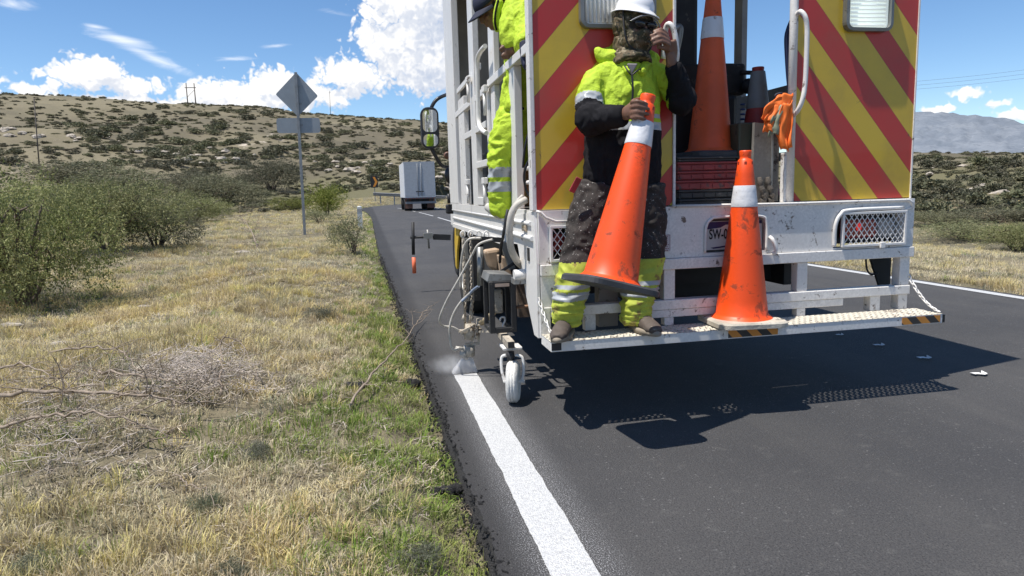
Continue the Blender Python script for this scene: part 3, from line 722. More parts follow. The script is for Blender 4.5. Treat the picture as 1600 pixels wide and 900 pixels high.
for px, py, n in ((731, 125, 1), (757, 140, 1), (731, 285, 1), (757, 283, 1)):
    q = PX(px, py, .815); MB().box(q[0] - .015, q[0] + .015, q[1] - .05, q[1] + .05, q[2] - .02, q[2] + .025).build('hinge_bracket', WHITE2, truck, .004)
    MB().tube([(q[0], q[1] - .0, q[2] - .02), (q[0], q[1], q[2] - .17)], .013, 8).build('drop_bolt', WHITE2, truck)
# right cage of grey steel, seen through the rear opening
for y0_, y1_ in ((5.30, 5.42), (3.54, 3.58)): MB().box(3.0, 3.045, y0_, y1_, 1.1, ZT).build('cage_post', mat('grey_cage_steel', (.30, .29, .28), .6, dirt=(.15, .13, .11), dirt_amt=.3), truck)
MB().bar((3.02, 3.585, 1.86), (3.02, 6.9, 1.86), .05, .085).build('cage_rail', mat('grey_cage_steel', (.30, .29, .28)), truck)
MB().bar((3.02, 3.585, 1.40), (3.02, 6.9, 1.40), .05, .06).build('cage_rail', mat('grey_cage_steel', (.30, .29, .28)), truck)
# machinery inside the bed
MB().box(1.70, 2.06, 4.15, 5.2, 1.10, 2.62).build('paint_tank', BLACK2, truck, .03)
MB().box(1.66, 2.02, 4.02, 4.149, 1.10, 1.93).build('machine_cabinet', BLACK, truck, .01)
m = MB(); m.tube(arc_pts([(1.78, 3.98, 2.02), (1.80, 3.95, 2.10), (1.84, 3.95, 2.12), (1.83, 3.96, 2.02), (1.81, 3.97, 1.95)]), .02, 8); m.build('valve_elbow', GREYM, truck)
MB().box(2.13, 2.44, 4.25, 4.55, 1.78, 1.98).build('engine_block', BLACK2, truck, .02)
MB().box(2.10, 2.36, 4.20, 4.50, 1.40, 1.779).build('engine_block', BLACK, truck, .03)
m = MB(); m.tube([(2.38, 4.22, 1.915), (2.47, 4.20, 1.91)], .014, 8); m.ell((2.44, 4.22, 1.83), (.055, .05, .05)); m.build('engine_lever', BLACK2, truck)
m = MB()
for k in range(7): m.tube([(2.335 + .012 * math.cos(a_), 4.1 + .012 * math.sin(a_), 1.70 - k * .03) for a_ in [i * .9 for i in range(7)]], .006, 5, closed=True)
m.build('coil_spring', mat('blue_spring', (.05, .09, .25), .4), truck)
MB().box(2.04, 2.16, 3.62, 3.90, 1.10, 1.545).build('side_locker', mat('dark_olive_paint', (.055, .058, .035), .6, dirt=(.03, .03, .03), dirt_amt=.3), truck, .01)
board = MB().prism([(2.10, 1.105), (2.262, 1.105), (2.262, 1.50), (2.215, 1.53), (2.11, 1.54)], 'y', 3.575, 3.60).build('splash_board', mat('grey_plank', (.20, .185, .165), .8, var=.25, vscale=4, dirt=(.05, .04, .035), dirt_amt=.45, dscale=9, fine=.2), truck)
MB().box(2.212, 2.222, 3.568, 3.5745, 1.105, 1.53).build('board_batten', GREYM, board)
m = MB()
for k in range(2): m.tube(arc_pts([(2.135 + k * .05, 3.56, 1.24), (2.14 + k * .05, 3.55, 1.19), (2.155 + k * .05, 3.545, 1.15), (2.16 + k * .05, 3.55, 1.115), (2.135 + k * .05, 3.55, 1.107)]), [(.012 + .008 * (i % 5) / 5) for i in range(25)], 6)
m.build('rope_end', mat('dirty_rope', (.10, .085, .07), .9, bump=.6), board)
MB().tube(arc_pts([PY(1238, 30, 3.6), PY(1232, 45, 3.6), PY(1229, 60, 3.6), PY(1230, 90, 3.6), PY(1232, 120, 3.6), PY(1235, 150, 3.6)]), .013, 8).build('air_hose', mat('navy_hose', (.018, .025, .07), .4), truck)
MB().tube(arc_pts([PY(1240, 26, 3.58), PY(1236, 50, 3.58), PY(1235, 90, 3.58), PY(1236, 150, 3.58)]), .011, 8).build('air_hose', mat('navy_hose', (.018, .025, .07), .4), truck)
# orange pump just inside the left cage
m = MB(); m.box(.93, 1.05, 3.85, 4.25, 1.11, 1.36); m.build('orange_pump', ORM, truck, .02)
m = MB(); m.tube([(.91, 3.9, 1.33), (.91, 4.2, 1.33)], .012, 8); m.tube([(.91, 3.9, 1.25), (.91, 4.2, 1.25)], .012, 8); m.build('pump_rail', WHITE2, truck)
MB().box(.92, 1.02, 3.86, 3.98, 1.361, 1.43).build('pump_cap', GREYM, truck, .01)
MB().box(.95, 1.3, 5.0, 5.9, 1.10, 1.52).build('stowage_box', BLACK2, truck, .01)

# chassis below
ch = MB(); ch.box(1.42, 1.52, 3.62, 9.2, .62, .80); ch.box(2.34, 2.44, 3.62, 9.2, .62, .80)
for y in (3.75, 4.8, 5.9, 7.6): ch.box(1.521, 2.339, y, y + .1, .64, .78)
ch.build('chassis_frame', BLACK, truck)
MB().box(1.55, 2.28, 3.86, 4.72, .50, .86).build('underbody_fill', BLACK, truck, .03)  # black box added to fill the dark behind the bumper openings
MB().box(.90, 1.40, 4.6, 5.6, .52, .86).build('underbody_locker', BLACK2, truck, .02)
MB().box(1.02, 1.42, 3.70, 4.2, .62, .86).build('underbody_locker', BLACK, truck, .02)
MB().box(.86, 3.04, 3.6, 7.1, .90, 1.028).build('bed_crossbearers', BLACK2, truck)
m = MB(); m.prism([(2.90, .765), (3.05, .765), (3.05, .56), (2.985, .555)], 'y', YR + .12, YR + .135); m.build('mud_flap', mat('flap_rubber', (.02, .022, .022), .7), truck)
MB().tube(arc_pts([(2.86, YR + .1, .76), (2.87, YR + .1, .69), (2.90, YR + .1, .655), (2.95, YR + .1, .66)]), .006, 6).build('lamp_cable', BHOSE, truck)
def wheel(x, y, w, r, tm=TYRE):
    t0 = MB().lathe((x - w / 2, y, r), (1, 0, 0), [(.02, r * .55), (0, r * .62), (0, r * .86), (.03, r * .97), (.06, r), (w - .06, r), (w - .03, r * .97), (w, r * .86), (w, r * .62), (w - .02, r * .55)], 28).build('wheel', tm, truck)
    MB().lathe((x - w / 2 - .004, y, r), (1, 0, 0), [(.03, .001), (.03, r * .3), (.06, r * .52), (.015, r * .56)], 20).build('wheel_rim', GREYM, t0); return t0
wheel(1.02, 6.95, .24, .40); wheel(1.27, 6.95, .22, .40); wheel(2.68, 6.95, .22, .40); wheel(2.93, 6.95, .24, .40); wheel(1.30, 9.9, .22, .40); wheel(2.62, 9.9, .22, .40)
# cab, mostly hidden behind the load body
cabm = MB(); cabm.prism([(7.3, .70), (10.3, .70), (10.3, 1.35), (9.9, 2.55), (9.6, 2.62), (7.3, 2.62)], 'x', 1.18, 2.78); cab = cabm.build('cab', WHITE, truck, .05)
MB().prism([(8.3, 1.55), (9.6, 1.55), (9.35, 2.3), (8.3, 2.35)], 'x', 1.172, 1.179).build('side_window', PLASTB, cab)
m = MB(); m.prism([(6.75, .90), (6.95, .93), (7.2, .90), (7.28, .70), (7.28, .45), (7.2, .42), (7.1, .62), (6.9, .80)], 'x', .868, .888); m.build('wheel_guard', YELB, truck)
MB().box(.889, 1.2, 6.5, 7.25, .80, .86).build('mud_guard', BLACK, truck)
MB().box(.90, 1.2, 7.29, 7.31, .45, .80).build('mud_flap', BLACK, truck)
# wing mirror, its arms and lamp
mh = MB()
mc = (PY(658, 167, 8.5) + PY(686, 232, 8.5)) / 2
mw = (PY(686, 200, 8.5)[0] - PY(658, 200, 8.5)[0]) / 2; mz = (PY(672, 167, 8.5)[2] - PY(672, 232, 8.5)[2]) / 2
def rrect(cx, cz, w, h, r, n=5):
    o = []
    for sx, sz, a0 in ((1, 1, 0), (-1, 1, 90), (-1, -1, 180), (1, -1, 270)):
        for k in range(n + 1):
            a = R_(a0 + 90 * k / n); o.append((cx + sx * (w - r) + r * math.cos(a), cz + sz * (h - r) + r * math.sin(a)))
    return o
mir = MB().prism(rrect(mc[0], mc[2], mw, mz, mw * .8), 'y', 8.5, 8.62).build('wing_mirror', PLASTB, truck, .01)
g1 = MB(); g1.prism(rrect(0, 0, mw * .80, mz * .53, mw * .5), 'y', 0, .006)
o1 = g1.build('mirror_glass', GLASS); o1.parent = mir; o1.location = Vector((mc[0], 8.490, mc[2] + mz * .33)) - wloc(mir); o1.rotation_euler = (R_(3.4), 0, R_(-2))
g2 = MB(); g2.prism(rrect(0, 0, mw * .80, mz * .29, mw * .5), 'y', 0, .006)
o2 = g2.build('mirror_glass', GLASS); o2.parent = mir; o2.location = Vector((mc[0], 8.492, mc[2] - mz * .60)) - wloc(mir); o2.rotation_euler = (R_(4.5), 0, R_(-2.5))
MB().tube(arc_pts([PY(674, 168, 8.56), PY(680, 158, 8.56), PY(690, 151, 8.6), PY(712, 143, 8.9)]), .022, 8).build('mirror_arm', PLASTB, truck)
MB().tube(arc_pts([PY(674, 232, 8.56), PY(680, 243, 8.56), PY(688, 256, 8.6), PY(696, 261, 8.7), PY(716, 262, 8.9)]), .022, 8).build('mirror_arm', PLASTB, truck)
q = PY(702, 274, 8.6); MB().ell(q, (.06, .05, .10)).build('mirror_housing', PLASTB, truck)
q = PY(703, 326, 8.0); MB().box(q[0] - .04, q[0] + .12, 8.0, 8.1, q[2] - .06, q[2] + .05).build('step_lamp', BLACK, truck, .02)
MB().tube([PY(701, 303, 8.0), PY(702, 318, 8.0)], .02, 8).build('lamp_stalk', BLACK, truck)
# guide pointer on its boom
B0 = PY(704, 371, 8.6); B1 = PY(641, 371, 8.6)
boom = MB().bar(PY(677, 370, 8.6), B0, .03, .07).build('pointer_boom', BLACK2, truck)
MB().tube([B1, PY(678, 370, 8.6)], .016, 8).build('boom_rod', BLACK2, boom)
MB().tube([PY(645, 347, 8.6), PY(646, 398, 8.6)], .020, 8).build('pointer_rod', BLACK2, boom)
MB().tube([PY(646.5, 402, 8.6), PY(647.5, 427, 8.6)], .024, 8).build('pointer_tip', mat('orange_tape', (.75, .16, .07), .5, var=.2, dirt=(.6, .5, .45), dirt_amt=.3), boom)
m = MB(); c_ = PY(668, 369, 8.6); m.tube([c_ + np.array([0, -.03, .08]), c_ + np.array([.01, -.03, -.15])], .012, 6); m.box(c_[0] - .05, c_[0] + .06, 8.55, 8.6, c_[2] - .03, c_[2] + .04); m.build('boom_clamp', GREYM, boom)

# ---- paint carriage under the left side
Yc = 3.95
def P3(px, py, y): return PY(px, py, y)
fr = MB(); a = P3(764, 441, Yc); b = P3(806, 441, Yc); c_ = P3(806, 519, Yc); w = .03; x0, x1, z1, z0 = a[0], b[0], a[2], c_[2]
fr.box(x0, x0 + w, Yc, Yc + .03, z0, z1); fr.box(x1 - w, x1, Yc, Yc + .03, z0, z1); fr.box(x0 + w, x1 - w, Yc, Yc + .03, z1 - .035, z1); fr.box(x0 + w, x1 - w, Yc, Yc + .03, z0, z0 + .03)
fr.box(x0, x0 + .025, Yc + .2, Yc + .23, z0, z1); fr.box(x1 - .025, x1, Yc + .2, Yc + .23, z0, z1); fr.box(x0, x0 + .025, Yc + .03, Yc + .2, z0, z0 + .025); fr.box(x1 - .025, x1, Yc + .03, Yc + .2, z0, z0 + .025)
fr.box(x0, x1, Yc + .0305, Yc + .2, z1 - .012, z1 - .001)
frm = fr.build('carriage_frame', BLACK2, truck, .003)
MB().box(x0 + .035, x1 - .04, Yc - .003, Yc - .0005, z1 - .03, z1 - .012).build('frame_label', mat('scratched_label', (.42, .32, .26), .6), frm)
MB().box(x0 + .03, x1 - .06, Yc + .1, Yc + .16, z0 + .10, z1 - .06).build('frame_block', DIRTYB, frm, .01)
m = MB(); m.prism([(P3(762, 428, Yc)[0], z1 + .002), (x1, z1 + .002), (P3(800, 425, Yc)[0], z1 + .035), (P3(766, 424, Yc)[0], z1 + .045)], 'y', Yc + .02, Yc + .25); m.build('carriage_shelf', GREYM, truck)
MB().tube([P3(751, 446, 4.3), P3(750, 386, 4.3)], .021, 12).build('lift_cylinder', GREYM, truck)
MB().tube([P3(803, 430, 3.75), P3(826, 428, 3.75)], .03, 12).build('cross_tube', WHITE2, truck)
MB().box(*sorted((P3(802, 440, 3.76)[0], P3(824, 440, 3.76)[0])), 3.74, 3.82, P3(810, 440, 3.76)[2] - .012, P3(810, 433, 3.76)[2] - .006).build('cross_plate', GREYM, truck)
MB().bar(P3(758, 440, 4.2), P3(808, 408, 4.2), .012, .018).build('tie_rod', BLACK2, truck)
MB().bar(P3(735, 372, 4.4), P3(818, 377, 4.4), .03, .03).build('hanger_bar', BLACK2, truck)
TANB = mat('tan_canvas', (.42, .30, .20), .8, var=.2, dirt=(.6, .56, .5), dirt_amt=.3)
m = MB(); m.prism([(P3(757, 392, 4.6)[0], P3(757, 392, 4.6)[2]), (P3(782, 388, 4.6)[0], P3(782, 388, 4.6)[2]), (P3(780, 428, 4.6)[0], P3(780, 428, 4.6)[2]), (P3(766, 420, 4.6)[0], P3(766, 420, 4.6)[2])], 'y', 4.6, 4.72); m.build('canvas_cover', TANB, truck, .02)
m = MB(); m.prism([(P3(782, 400, 4.35)[0], P3(782, 400, 4.35)[2]), (P3(792, 402, 4.35)[0], P3(792, 402, 4.35)[2]), (P3(804, 440, 4.35)[0], P3(804, 440, 4.35)[2]), (P3(788, 440, 4.35)[0], P3(788, 440, 4.35)[2])], 'y', 4.35, 4.5); m.build('canvas_cover', TANB, truck, .01)
MB().bar(P3(786, 378, 4.3), P3(800, 420, 4.3), .04, .04).build('strut_arm', GREYM, truck)
m = MB(); m.prism([(P3(806, 436, 4.2)[0], .70), (P3(845, 436, 4.2)[0], .70), (P3(838, 510, 4.2)[0], .42), (P3(812, 510, 4.2)[0], .42)], 'y', 4.20, 4.26); m.build('splash_flap', mat('brown_flap', (.15, .105, .075), .8, var=.2, dirt=(.3, .25, .2), dirt_amt=.3), truck)
MB().tube([P3(806, 480, 4.0), P3(830, 478, 4.0), P3(845, 474, 4.0)], .009, 8).build('cross_pipe', mat('rusty_pipe', (.26, .14, .08), .7), truck)
# hoses
def hose(pts, r, m=HOSE, name='paint_hose'): return MB().tube(arc_pts([PY(*p) for p in pts]), r, 8).build(name, m, truck)
hose([(822, 312, 3.72), (806, 322, 3.70), (798, 340, 3.70), (796, 365, 3.72), (799, 390, 3.76), (808, 408, 3.85), (816, 416, 3.95)], .020)
hose([(817, 306, 3.74), (806, 318, 3.73), (800, 338, 3.73), (802, 352, 3.74)], .011)
hose([(770, 374, 4.2), (748, 382, 4.25), (736, 402, 4.3), (716, 438, 4.35), (698, 470, 4.4), (687, 498, 4.45), (692, 509, 4.5), (706, 511, 4.52), (716, 516, 4.53), (723, 523, 4.55)], .0075)
hose([(752, 372, 4.3), (733, 374, 4.35), (724, 390, 4.4), (720, 420, 4.45), (720, 450, 4.48)], .008)
hose([(748, 447, 4.35), (738, 455, 4.4), (722, 470, 4.45), (710, 488, 4.48), (703, 510, 4.5), (704, 535, 4.52), (709, 547, 4.53), (718, 543, 4.55)], .0085)
hose([(748, 447, 4.34), (741, 452, 4.38), (733, 460, 4.42), (722, 471, 4.445)], .0095, mat('blue_grey_hose', (.22, .27, .36), .5), 'paint_hose')
hose([(838, 236, 3.60), (826, 252, 3.62), (819, 272, 3.64), (822, 296, 3.66), (832, 314, 3.64), (838, 322, 3.60)], .007, BHOSE, 'black_cable')
hose([(828, 200, 3.66), (820, 232, 3.68), (817, 262, 3.7)], .006, BHOSE, 'black_cable')
hose([(793, 328, 4.05), (790, 345, 4.03), (786, 370, 4.05), (783, 385, 4.2), (781, 410, 4.3)], .009, BHOSE, 'black_cable')
hose([(816, 372, 3.8), (822, 384, 3.8), (832, 380, 3.78)], .006, BHOSE, 'black_cable')
MB().tube([P3(723, 362, 4.55), P3(727, 512, 4.55)], .008, 6).build('lift_rod', DIRTYB, truck)
MB().bar(P3(728, 372, 4.6), P3(731, 470, 4.6), .03, .02).build('hanger_strap', GREYM, truck)
MB().box(P3(738, 380, 4.75)[0], P3(748, 380, 4.75)[0], 4.75, 4.85, P3(738, 470, 4.75)[2], P3(738, 376, 4.75)[2]).build('carriage_leg', BLACK2, truck)
chain(P3(723, 364, 4.5), P3(728, 482, 4.5), 26, .0, .0045).build('lift_chain', DIRTYB, truck)
chain(P3(735, 366, 4.45), P3(738, 500, 4.5), 28, .0, .0048).build('lift_chain', DIRTYB, truck)
chain(P3(757, 452, 4.2), P3(763, 505, 4.2), 12, .0, .004).build('lift_chain', WHITE2, truck)
for px in (723, 735, 748, 760): MB().tube([P3(px + 3.5 * math.cos(a_), 366 + 5 * math.sin(a_), 4.5) for a_ in [i * math.pi / 5 for i in range(10)]], .005, 5, closed=True).build('chain_shackle', WHITE2, truck)
# spray gun
Yg = 4.56
gun = MB(); gun.tube([P3(734, 505, Yg), P3(733, 530, Yg)], .036, 12); gun.build('spray_gun', DIRTYB, truck)
gun = [o for o in truck.children if o.name.startswith('spray_gun')][0]
def gp(name, f, m=DIRTYB): 
    q = MB(); f(q); return q.build(name, m, gun)
gp('gun_crossbar', lambda q: (q.box(P3(716, 514, Yg)[0], P3(752, 514, Yg)[0], Yg - .03, Yg + .0, P3(730, 519, Yg)[2], P3(730, 514, Yg)[2]), q.bar(P3(718, 520, Yg - .04), P3(742, 508, Yg - .04), .014, .014)))
gp('gun_valve', lambda q: (q.tube([P3(724, 500, Yg), P3(727, 492, Yg)], .014, 8), q.tube([P3(733, 508, Yg), P3(733, 492, Yg)], .012, 8), q.tube([P3(745, 530, Yg - .03), P3(747, 498, Yg - .03)], .010, 8)))
gp('gun_bracket', lambda q: (q.bar(P3(742, 508, Yg), P3(766, 506, 4.3), .016, .012), q.bar(P3(745, 518, Yg), P3(766, 518, 4.3), .014, .012), q.bar(P3(749, 502, Yg), P3(749, 525, Yg), .010, .010), q.bar(P3(735, 537, Yg - .02), P3(749, 518, Yg - .02), .013, .013)))
gp('gun_rest', lambda q: (q.box(P3(727, 537, Yg)[0], P3(749, 537, Yg)[0], Yg - .02, Yg, P3(738, 539, Yg)[2], P3(738, 535, Yg)[2]), q.bar(P3(748, 536, Yg - .01), P3(748, 520, Yg - .01), .012, .012)))
gp('gun_hook', lambda q: q.tube(arc_pts([P3(735, 496, Yg), P3(736, 480, Yg), P3(739, 470, Yg)]), .010, 8))
gp('gun_pipe', lambda q: (q.tube([P3(729, 540, Yg), P3(727, 550, Yg)], .018, 10), q.tube([P3(712, 543, Yg), P3(725, 545, Yg)], .011, 8), q.tube([P3(724, 549, Yg), P3(724, 556, Yg)], .024, 12)), mat('gun_grey', (.42, .40, .36), .6, var=.2, dirt=(.2, .17, .14), dirt_amt=.35))
gp('gun_nozzle', lambda q: (q.tube([P3(734, 540, Yg), P3(734, 556, Yg)], .034, 12), q.tube([P3(727, 556, Yg), P3(727, 561, Yg)], .02, 10)), mat('gun_nozzle_grey', (.40, .36, .30), .7, var=.2, dirt=(.15, .13, .11), dirt_amt=.4))
gp('brass_fitting', lambda q: q.tube([P3(752, 505, 4.4), P3(770, 490, 4.25)], .018, 8), mat('tan_fitting', (.46, .36, .22), .5))
# caster
W0 = PZ(803, 628, 0.0); wr = .122
ax = Vector((.955, -.30, 0)).normalized(); wd = .072
wc = Vector((W0[0], W0[1], wr))
cs = MB().lathe(wc - ax * (wd / 2), ax, [(.012, wr * .5), (0, wr * .62), (.002, wr * .86), (.014, wr * .97), (.020, wr), (.0245, wr * 1.0), (.026, wr * .975), (.0285, wr * .975), (.030, wr), (.042, wr), (.0435, wr * .975), (.046, wr * .975), (.0475, wr), (.052, wr), (.058, wr * .97), (.070, wr * .86), (wd, wr * .62), (wd - .012, wr * .5)], 36).build('caster_wheel', TYREW, truck)
MB().lathe(wc - ax * (wd / 2), ax, [(.004, .0), (.004, .022), (.012, .03), (.014, wr * .5), (.058, wr * .5), (.060, .03), (.068, .022), (.068, 0)], 20).build('wheel_hub', WHITE2, cs)
fk = MB(); topc = Vector(PY(799, 556, wc.y - .0))
for sg in (-1, 1):
    o_ = ax * (sg * (wd / 2 + .014)); fk.tube(arc_pts([wc + o_ * 1.0, wc + o_ * 1.25 + Vector((0, .01, .06)), wc + o_ * 1.2 + Vector((0, .02, wr + .012)), topc + o_ * .55 + Vector((0, .02, .0))]), .009, 8)
fk.tube([wc - ax * (wd / 2 + .022), wc + ax * (wd / 2 + .03)], .010, 8); fk.build('caster_fork', WHITE2, cs)
MB().tube([topc + Vector((0, .02, -.035)), topc + Vector((0, .02, .02))], .022, 12).build('caster_swivel', BLACK2, cs)
arm = MB(); A = Vector(P3(783, 521, 4.12)); B_ = Vector(P3(798.5, 539, wc.y - .04)); arm.bar(A, B_, .042, .042); arm.build('caster_arm', DIRTYB, truck, .003)
dirv = (B_ - A).normalized(); MB().bar(B_ + dirv * .0006, B_ + dirv * .0016, .034, .034).build('tube_opening', BLACK, truck)  # black plate on the closed arm end stands for the dark hollow
MB().box(P3(779, 538, 4.0)[0], P3(808, 538, 4.0)[0], 3.85, 3.98, P3(790, 545, 3.9)[2], P3(790, 541, 3.9)[2]).build('caster_plate', WHITE2, truck, .004)
MB().tube(arc_pts([P3(781, 501, 4.08), P3(783, 496, 4.08), P3(788, 496, 4.08), P3(789, 501, 4.08), P3(786, 509, 4.08), P3(786, 522, 4.08)]), .006, 8).build('pull_hook', WHITE2, truck)
MB().bar(P3(763, 512, 4.1), P3(786, 523, 4.1), .02, .02).build('caster_link', BLACK2, truck)
# mist of paint under the nozzle
def spray():
    m = MB(); t0 = Vector(P3(730, 559, Yg)); a0 = .03; zt = t0.z
    lo = [(LINE_L - .01, Yg - .05, .006), (LINE_R + .01, Yg - .05, .006), (LINE_R + .01, Yg + .05, .006), (LINE_L - .01, Yg + .05, .006)]
    hi = [(t0.x - .035, Yg - .02, zt), (t0.x + .035, Yg - .02, zt), (t0.x + .035, Yg + .02, zt), (t0.x - .035, Yg + .02, zt)]
    m.raw(lo + hi, [(0, 3, 2, 1), (4, 5, 6, 7), (0, 1, 5, 4), (1, 2, 6, 5), (2, 3, 7, 6), (3, 0, 4, 7)]); return m
def vol_mat(name, dens, scale, rad=None):
    M = bpy.data.materials.new(name); M.use_nodes = True; t = NT(M.node_tree); t.n.remove(t.n['Principled BSDF'])
    v = t.add('ShaderNodeVolumePrincipled', {'Color': (.96, .96, .97, 1), 'Anisotropy': .1})
    O = t.add('ShaderNodeTexCoord').outputs['Object']
    fall = t.ramp(t.vm('LENGTH', t.vm('MULTIPLY', O, rad), out=1), 1.0, .1) if rad else 1.0
    t.put(v.inputs['Density'], t.m('MULTIPLY', t.m('MULTIPLY', t.ramp(t.noise(O, scale, 3, .6), .25, .75), dens), fall))
    t.put(t.n['Material Output'].inputs['Volume'], v.outputs[0]); return M
o = spray().build('spray_mist', vol_mat('paint_mist', 110.0, 14)); tag(o, 'white fan of paint mist between the nozzle and the fresh line', 'paint mist', kind='stuff')
m = MB(); m.ell((0, 0, 0), (.20, .14, .08)); o = m.build('drifting_mist', vol_mat('thin_mist', 9.0, 12, (5.0, 7.1, 12.5))); o.location = (LINE_L - .01, Yg - .02, .07); tag(o, 'thin haze of paint drifting beside the start of the line', 'paint mist', kind='stuff')
# scraps of white paper lying on the asphalt
rs = random.Random(3)
for (px, py, w, lb) in ((1312, 524, .07, 'small white scrap in the truck shadow, farthest from the camera'), (1374, 540, .09, 'white scrap in the truck shadow between two other scraps'), (1445, 560, .10, 'white scrap in the truck shadow near its sunlit edge'), (1531, 585, .10, 'white scrap in the sun just outside the truck shadow'), (1243, 516, .10, 'pale scrap right below the front edge of the rear step')):
    c = PZ(px, py, .006); q = MB(); n = 5; a = rs.uniform(-.2, .5)
    pts = [(i / (n - 1) - .5, .18 * math.sin(i * 1.9 + a)) for i in range(n)]
    vs = [(c[0] + w * u, c[1] + w * (v + s * .22), c[2] + .012 * abs(math.sin(i * 1.7 + s))) for i, (u, v) in enumerate(pts) for s in (-1, 1)]
    q.raw(vs, [(2 * i, 2 * i + 2, 2 * i + 3, 2 * i + 1) for i in range(n - 1)])
    tag(q.build('paper_scrap', mat('white_paper', (.75, .74, .72), .7)), lb, 'scrap', 'white scraps on the asphalt')
# ================================================================ CONES
ORANGE = mat('cone_orange_plastic', (.86, .078, .006), .45, var=.07, vscale=4, dirt=(.34, .05, .015), dirt_amt=.42, dscale=9, fine=.06)
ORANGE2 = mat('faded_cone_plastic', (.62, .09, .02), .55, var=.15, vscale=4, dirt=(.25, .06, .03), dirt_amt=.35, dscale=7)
DKRED = mat('shaded_red_cone', (.32, .03, .024), .55, var=.2, dirt=(.08, .02, .02), dirt_amt=.35)  # shade of the truck interior put into the red, plus dirt patches
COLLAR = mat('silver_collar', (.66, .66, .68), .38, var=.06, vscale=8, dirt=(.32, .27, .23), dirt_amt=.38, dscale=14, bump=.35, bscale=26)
COLLAR2 = mat('shaded_collar', (.20, .205, .205), .5, var=.1, dirt=(.2, .18, .16), dirt_amt=.3)  # collar darkened with its cone for the interior shade
RUBBER = mat('black_cone_rubber', (.045, .046, .05), .6, var=.25, dirt=(.30, .28, .26), dirt_amt=.28, dscale=8)
RUBBERP = mat('paint_splashed_rubber', (.46, .42, .35), .7, var=.25, vscale=7, dirt=(.05, .05, .05), dirt_amt=.35, dscale=9, bump=.4)
def cone(label, base, axis, H, rf, rt, c0, c1, pw, rubber, om=ORANGE, cm=COLLAR, spin=0.0, group='traffic cones on the truck'):
    base = Vector(base); ax = Vector(axis).normalized()
    t = thing('traffic_cone', label, 'traffic cone', base, group=group)
    def r(h): return rf + (rt - rf) * (h / H)
    prof = [(.032, rf + .018), (.036, rf + .014), (.045, rf + .002)] + [(h, r(h)) for h in np.linspace(.055, H - .05, 12)] + [(H - .045, rt + .001), (H - .04, rt - .004), (H - .03, rt - .003), (H - .006, rt), (H, rt - .002), (H, rt - .008), (H - .03, rt - .012)]
    MB().lathe(base, ax, prof, 36).build('cone_body', om, t)
    # small slots under the rim, their shade painted as darker bars
    sl = MB(); u = ax.orthogonal().normalized(); w = ax.cross(u)
    for k in range(6):
        a = k * math.pi / 3 + .3; d = u * math.cos(a) + w * math.sin(a); h = H - .065
        sl.bar(base + ax * (h - .008) + d * (r(h) - .0025), base + ax * (h + .008) + d * (r(h) - .0025), .012, .007, d)
    sl.build('rim_slot', mat('slot_shadow_plastic', (.35, .03, .01), .6), t)
    cp = [(c0, r(c0) + .0015)] + [(h, r(h) + .0028) for h in np.linspace(c0 + .004, c1 - .004, 5)] + [(c1, r(c1) + .0015)]
    MB().lathe(base, ax, cp, 36).build('reflective_collar', cm, t)
    # square foot with rounded corners
    e1 = Vector((math.cos(spin), math.sin(spin), 0)); e1 = (e1 - ax * e1.dot(ax)).normalized(); e2 = ax.cross(e1)
    ol = rrect(0, 0, pw / 2, pw / 2, .06); n = len(ol); lv = [(.0, 1.0), (.022, 1.0), (.031, .95), (.033, .80)]
    vs = [base + e1 * (x * s) + e2 * (y * s) + ax * h for h, s in lv for x, y in ol]
    fs = [(l * n + i, l * n + (i + 1) % n, (l + 1) * n + (i + 1) % n, (l + 1) * n + i) for l in range(len(lv) - 1) for i in range(n)] + [tuple(range(n))[::-1], tuple((len(lv) - 1) * n + i for i in range(n))]
    MB().raw(vs, fs).build('cone_foot', rubber, t); return t
HT = Vector(PY(1013, 149, 3.125)); HB = Vector(PY(951, 450, 3.03)); HAX = (HT - HB); HH = HAX.length; HAX.normalize()
cone('bright orange cone held by the standing worker', HB, HAX, HH, .132, .036, HH * .735, HH * .86, .37, RUBBER, spin=.12)
SB = PZ(1155, 503, .468); cone('orange cone with paint splashed foot standing on the rear step', (SB[0], 3.372, .468), (.008, 0, 1), .91, .142, .031, .62, .73, .375, RUBBERP, spin=-.06)
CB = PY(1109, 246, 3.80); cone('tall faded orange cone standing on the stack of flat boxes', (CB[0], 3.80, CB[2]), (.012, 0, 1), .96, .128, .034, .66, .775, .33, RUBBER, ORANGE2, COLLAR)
DB = PY(1178, 300, 3.98); cone('dirty red cone darkened for shade behind the green locker inside the truck', (DB[0] + .02, 3.98, 1.10), (-.01, 0, 1), PY(1178, 105, 3.98)[2] - 1.10, .14, .036, .56, .78, .3, RUBBER, DKRED, COLLAR2)
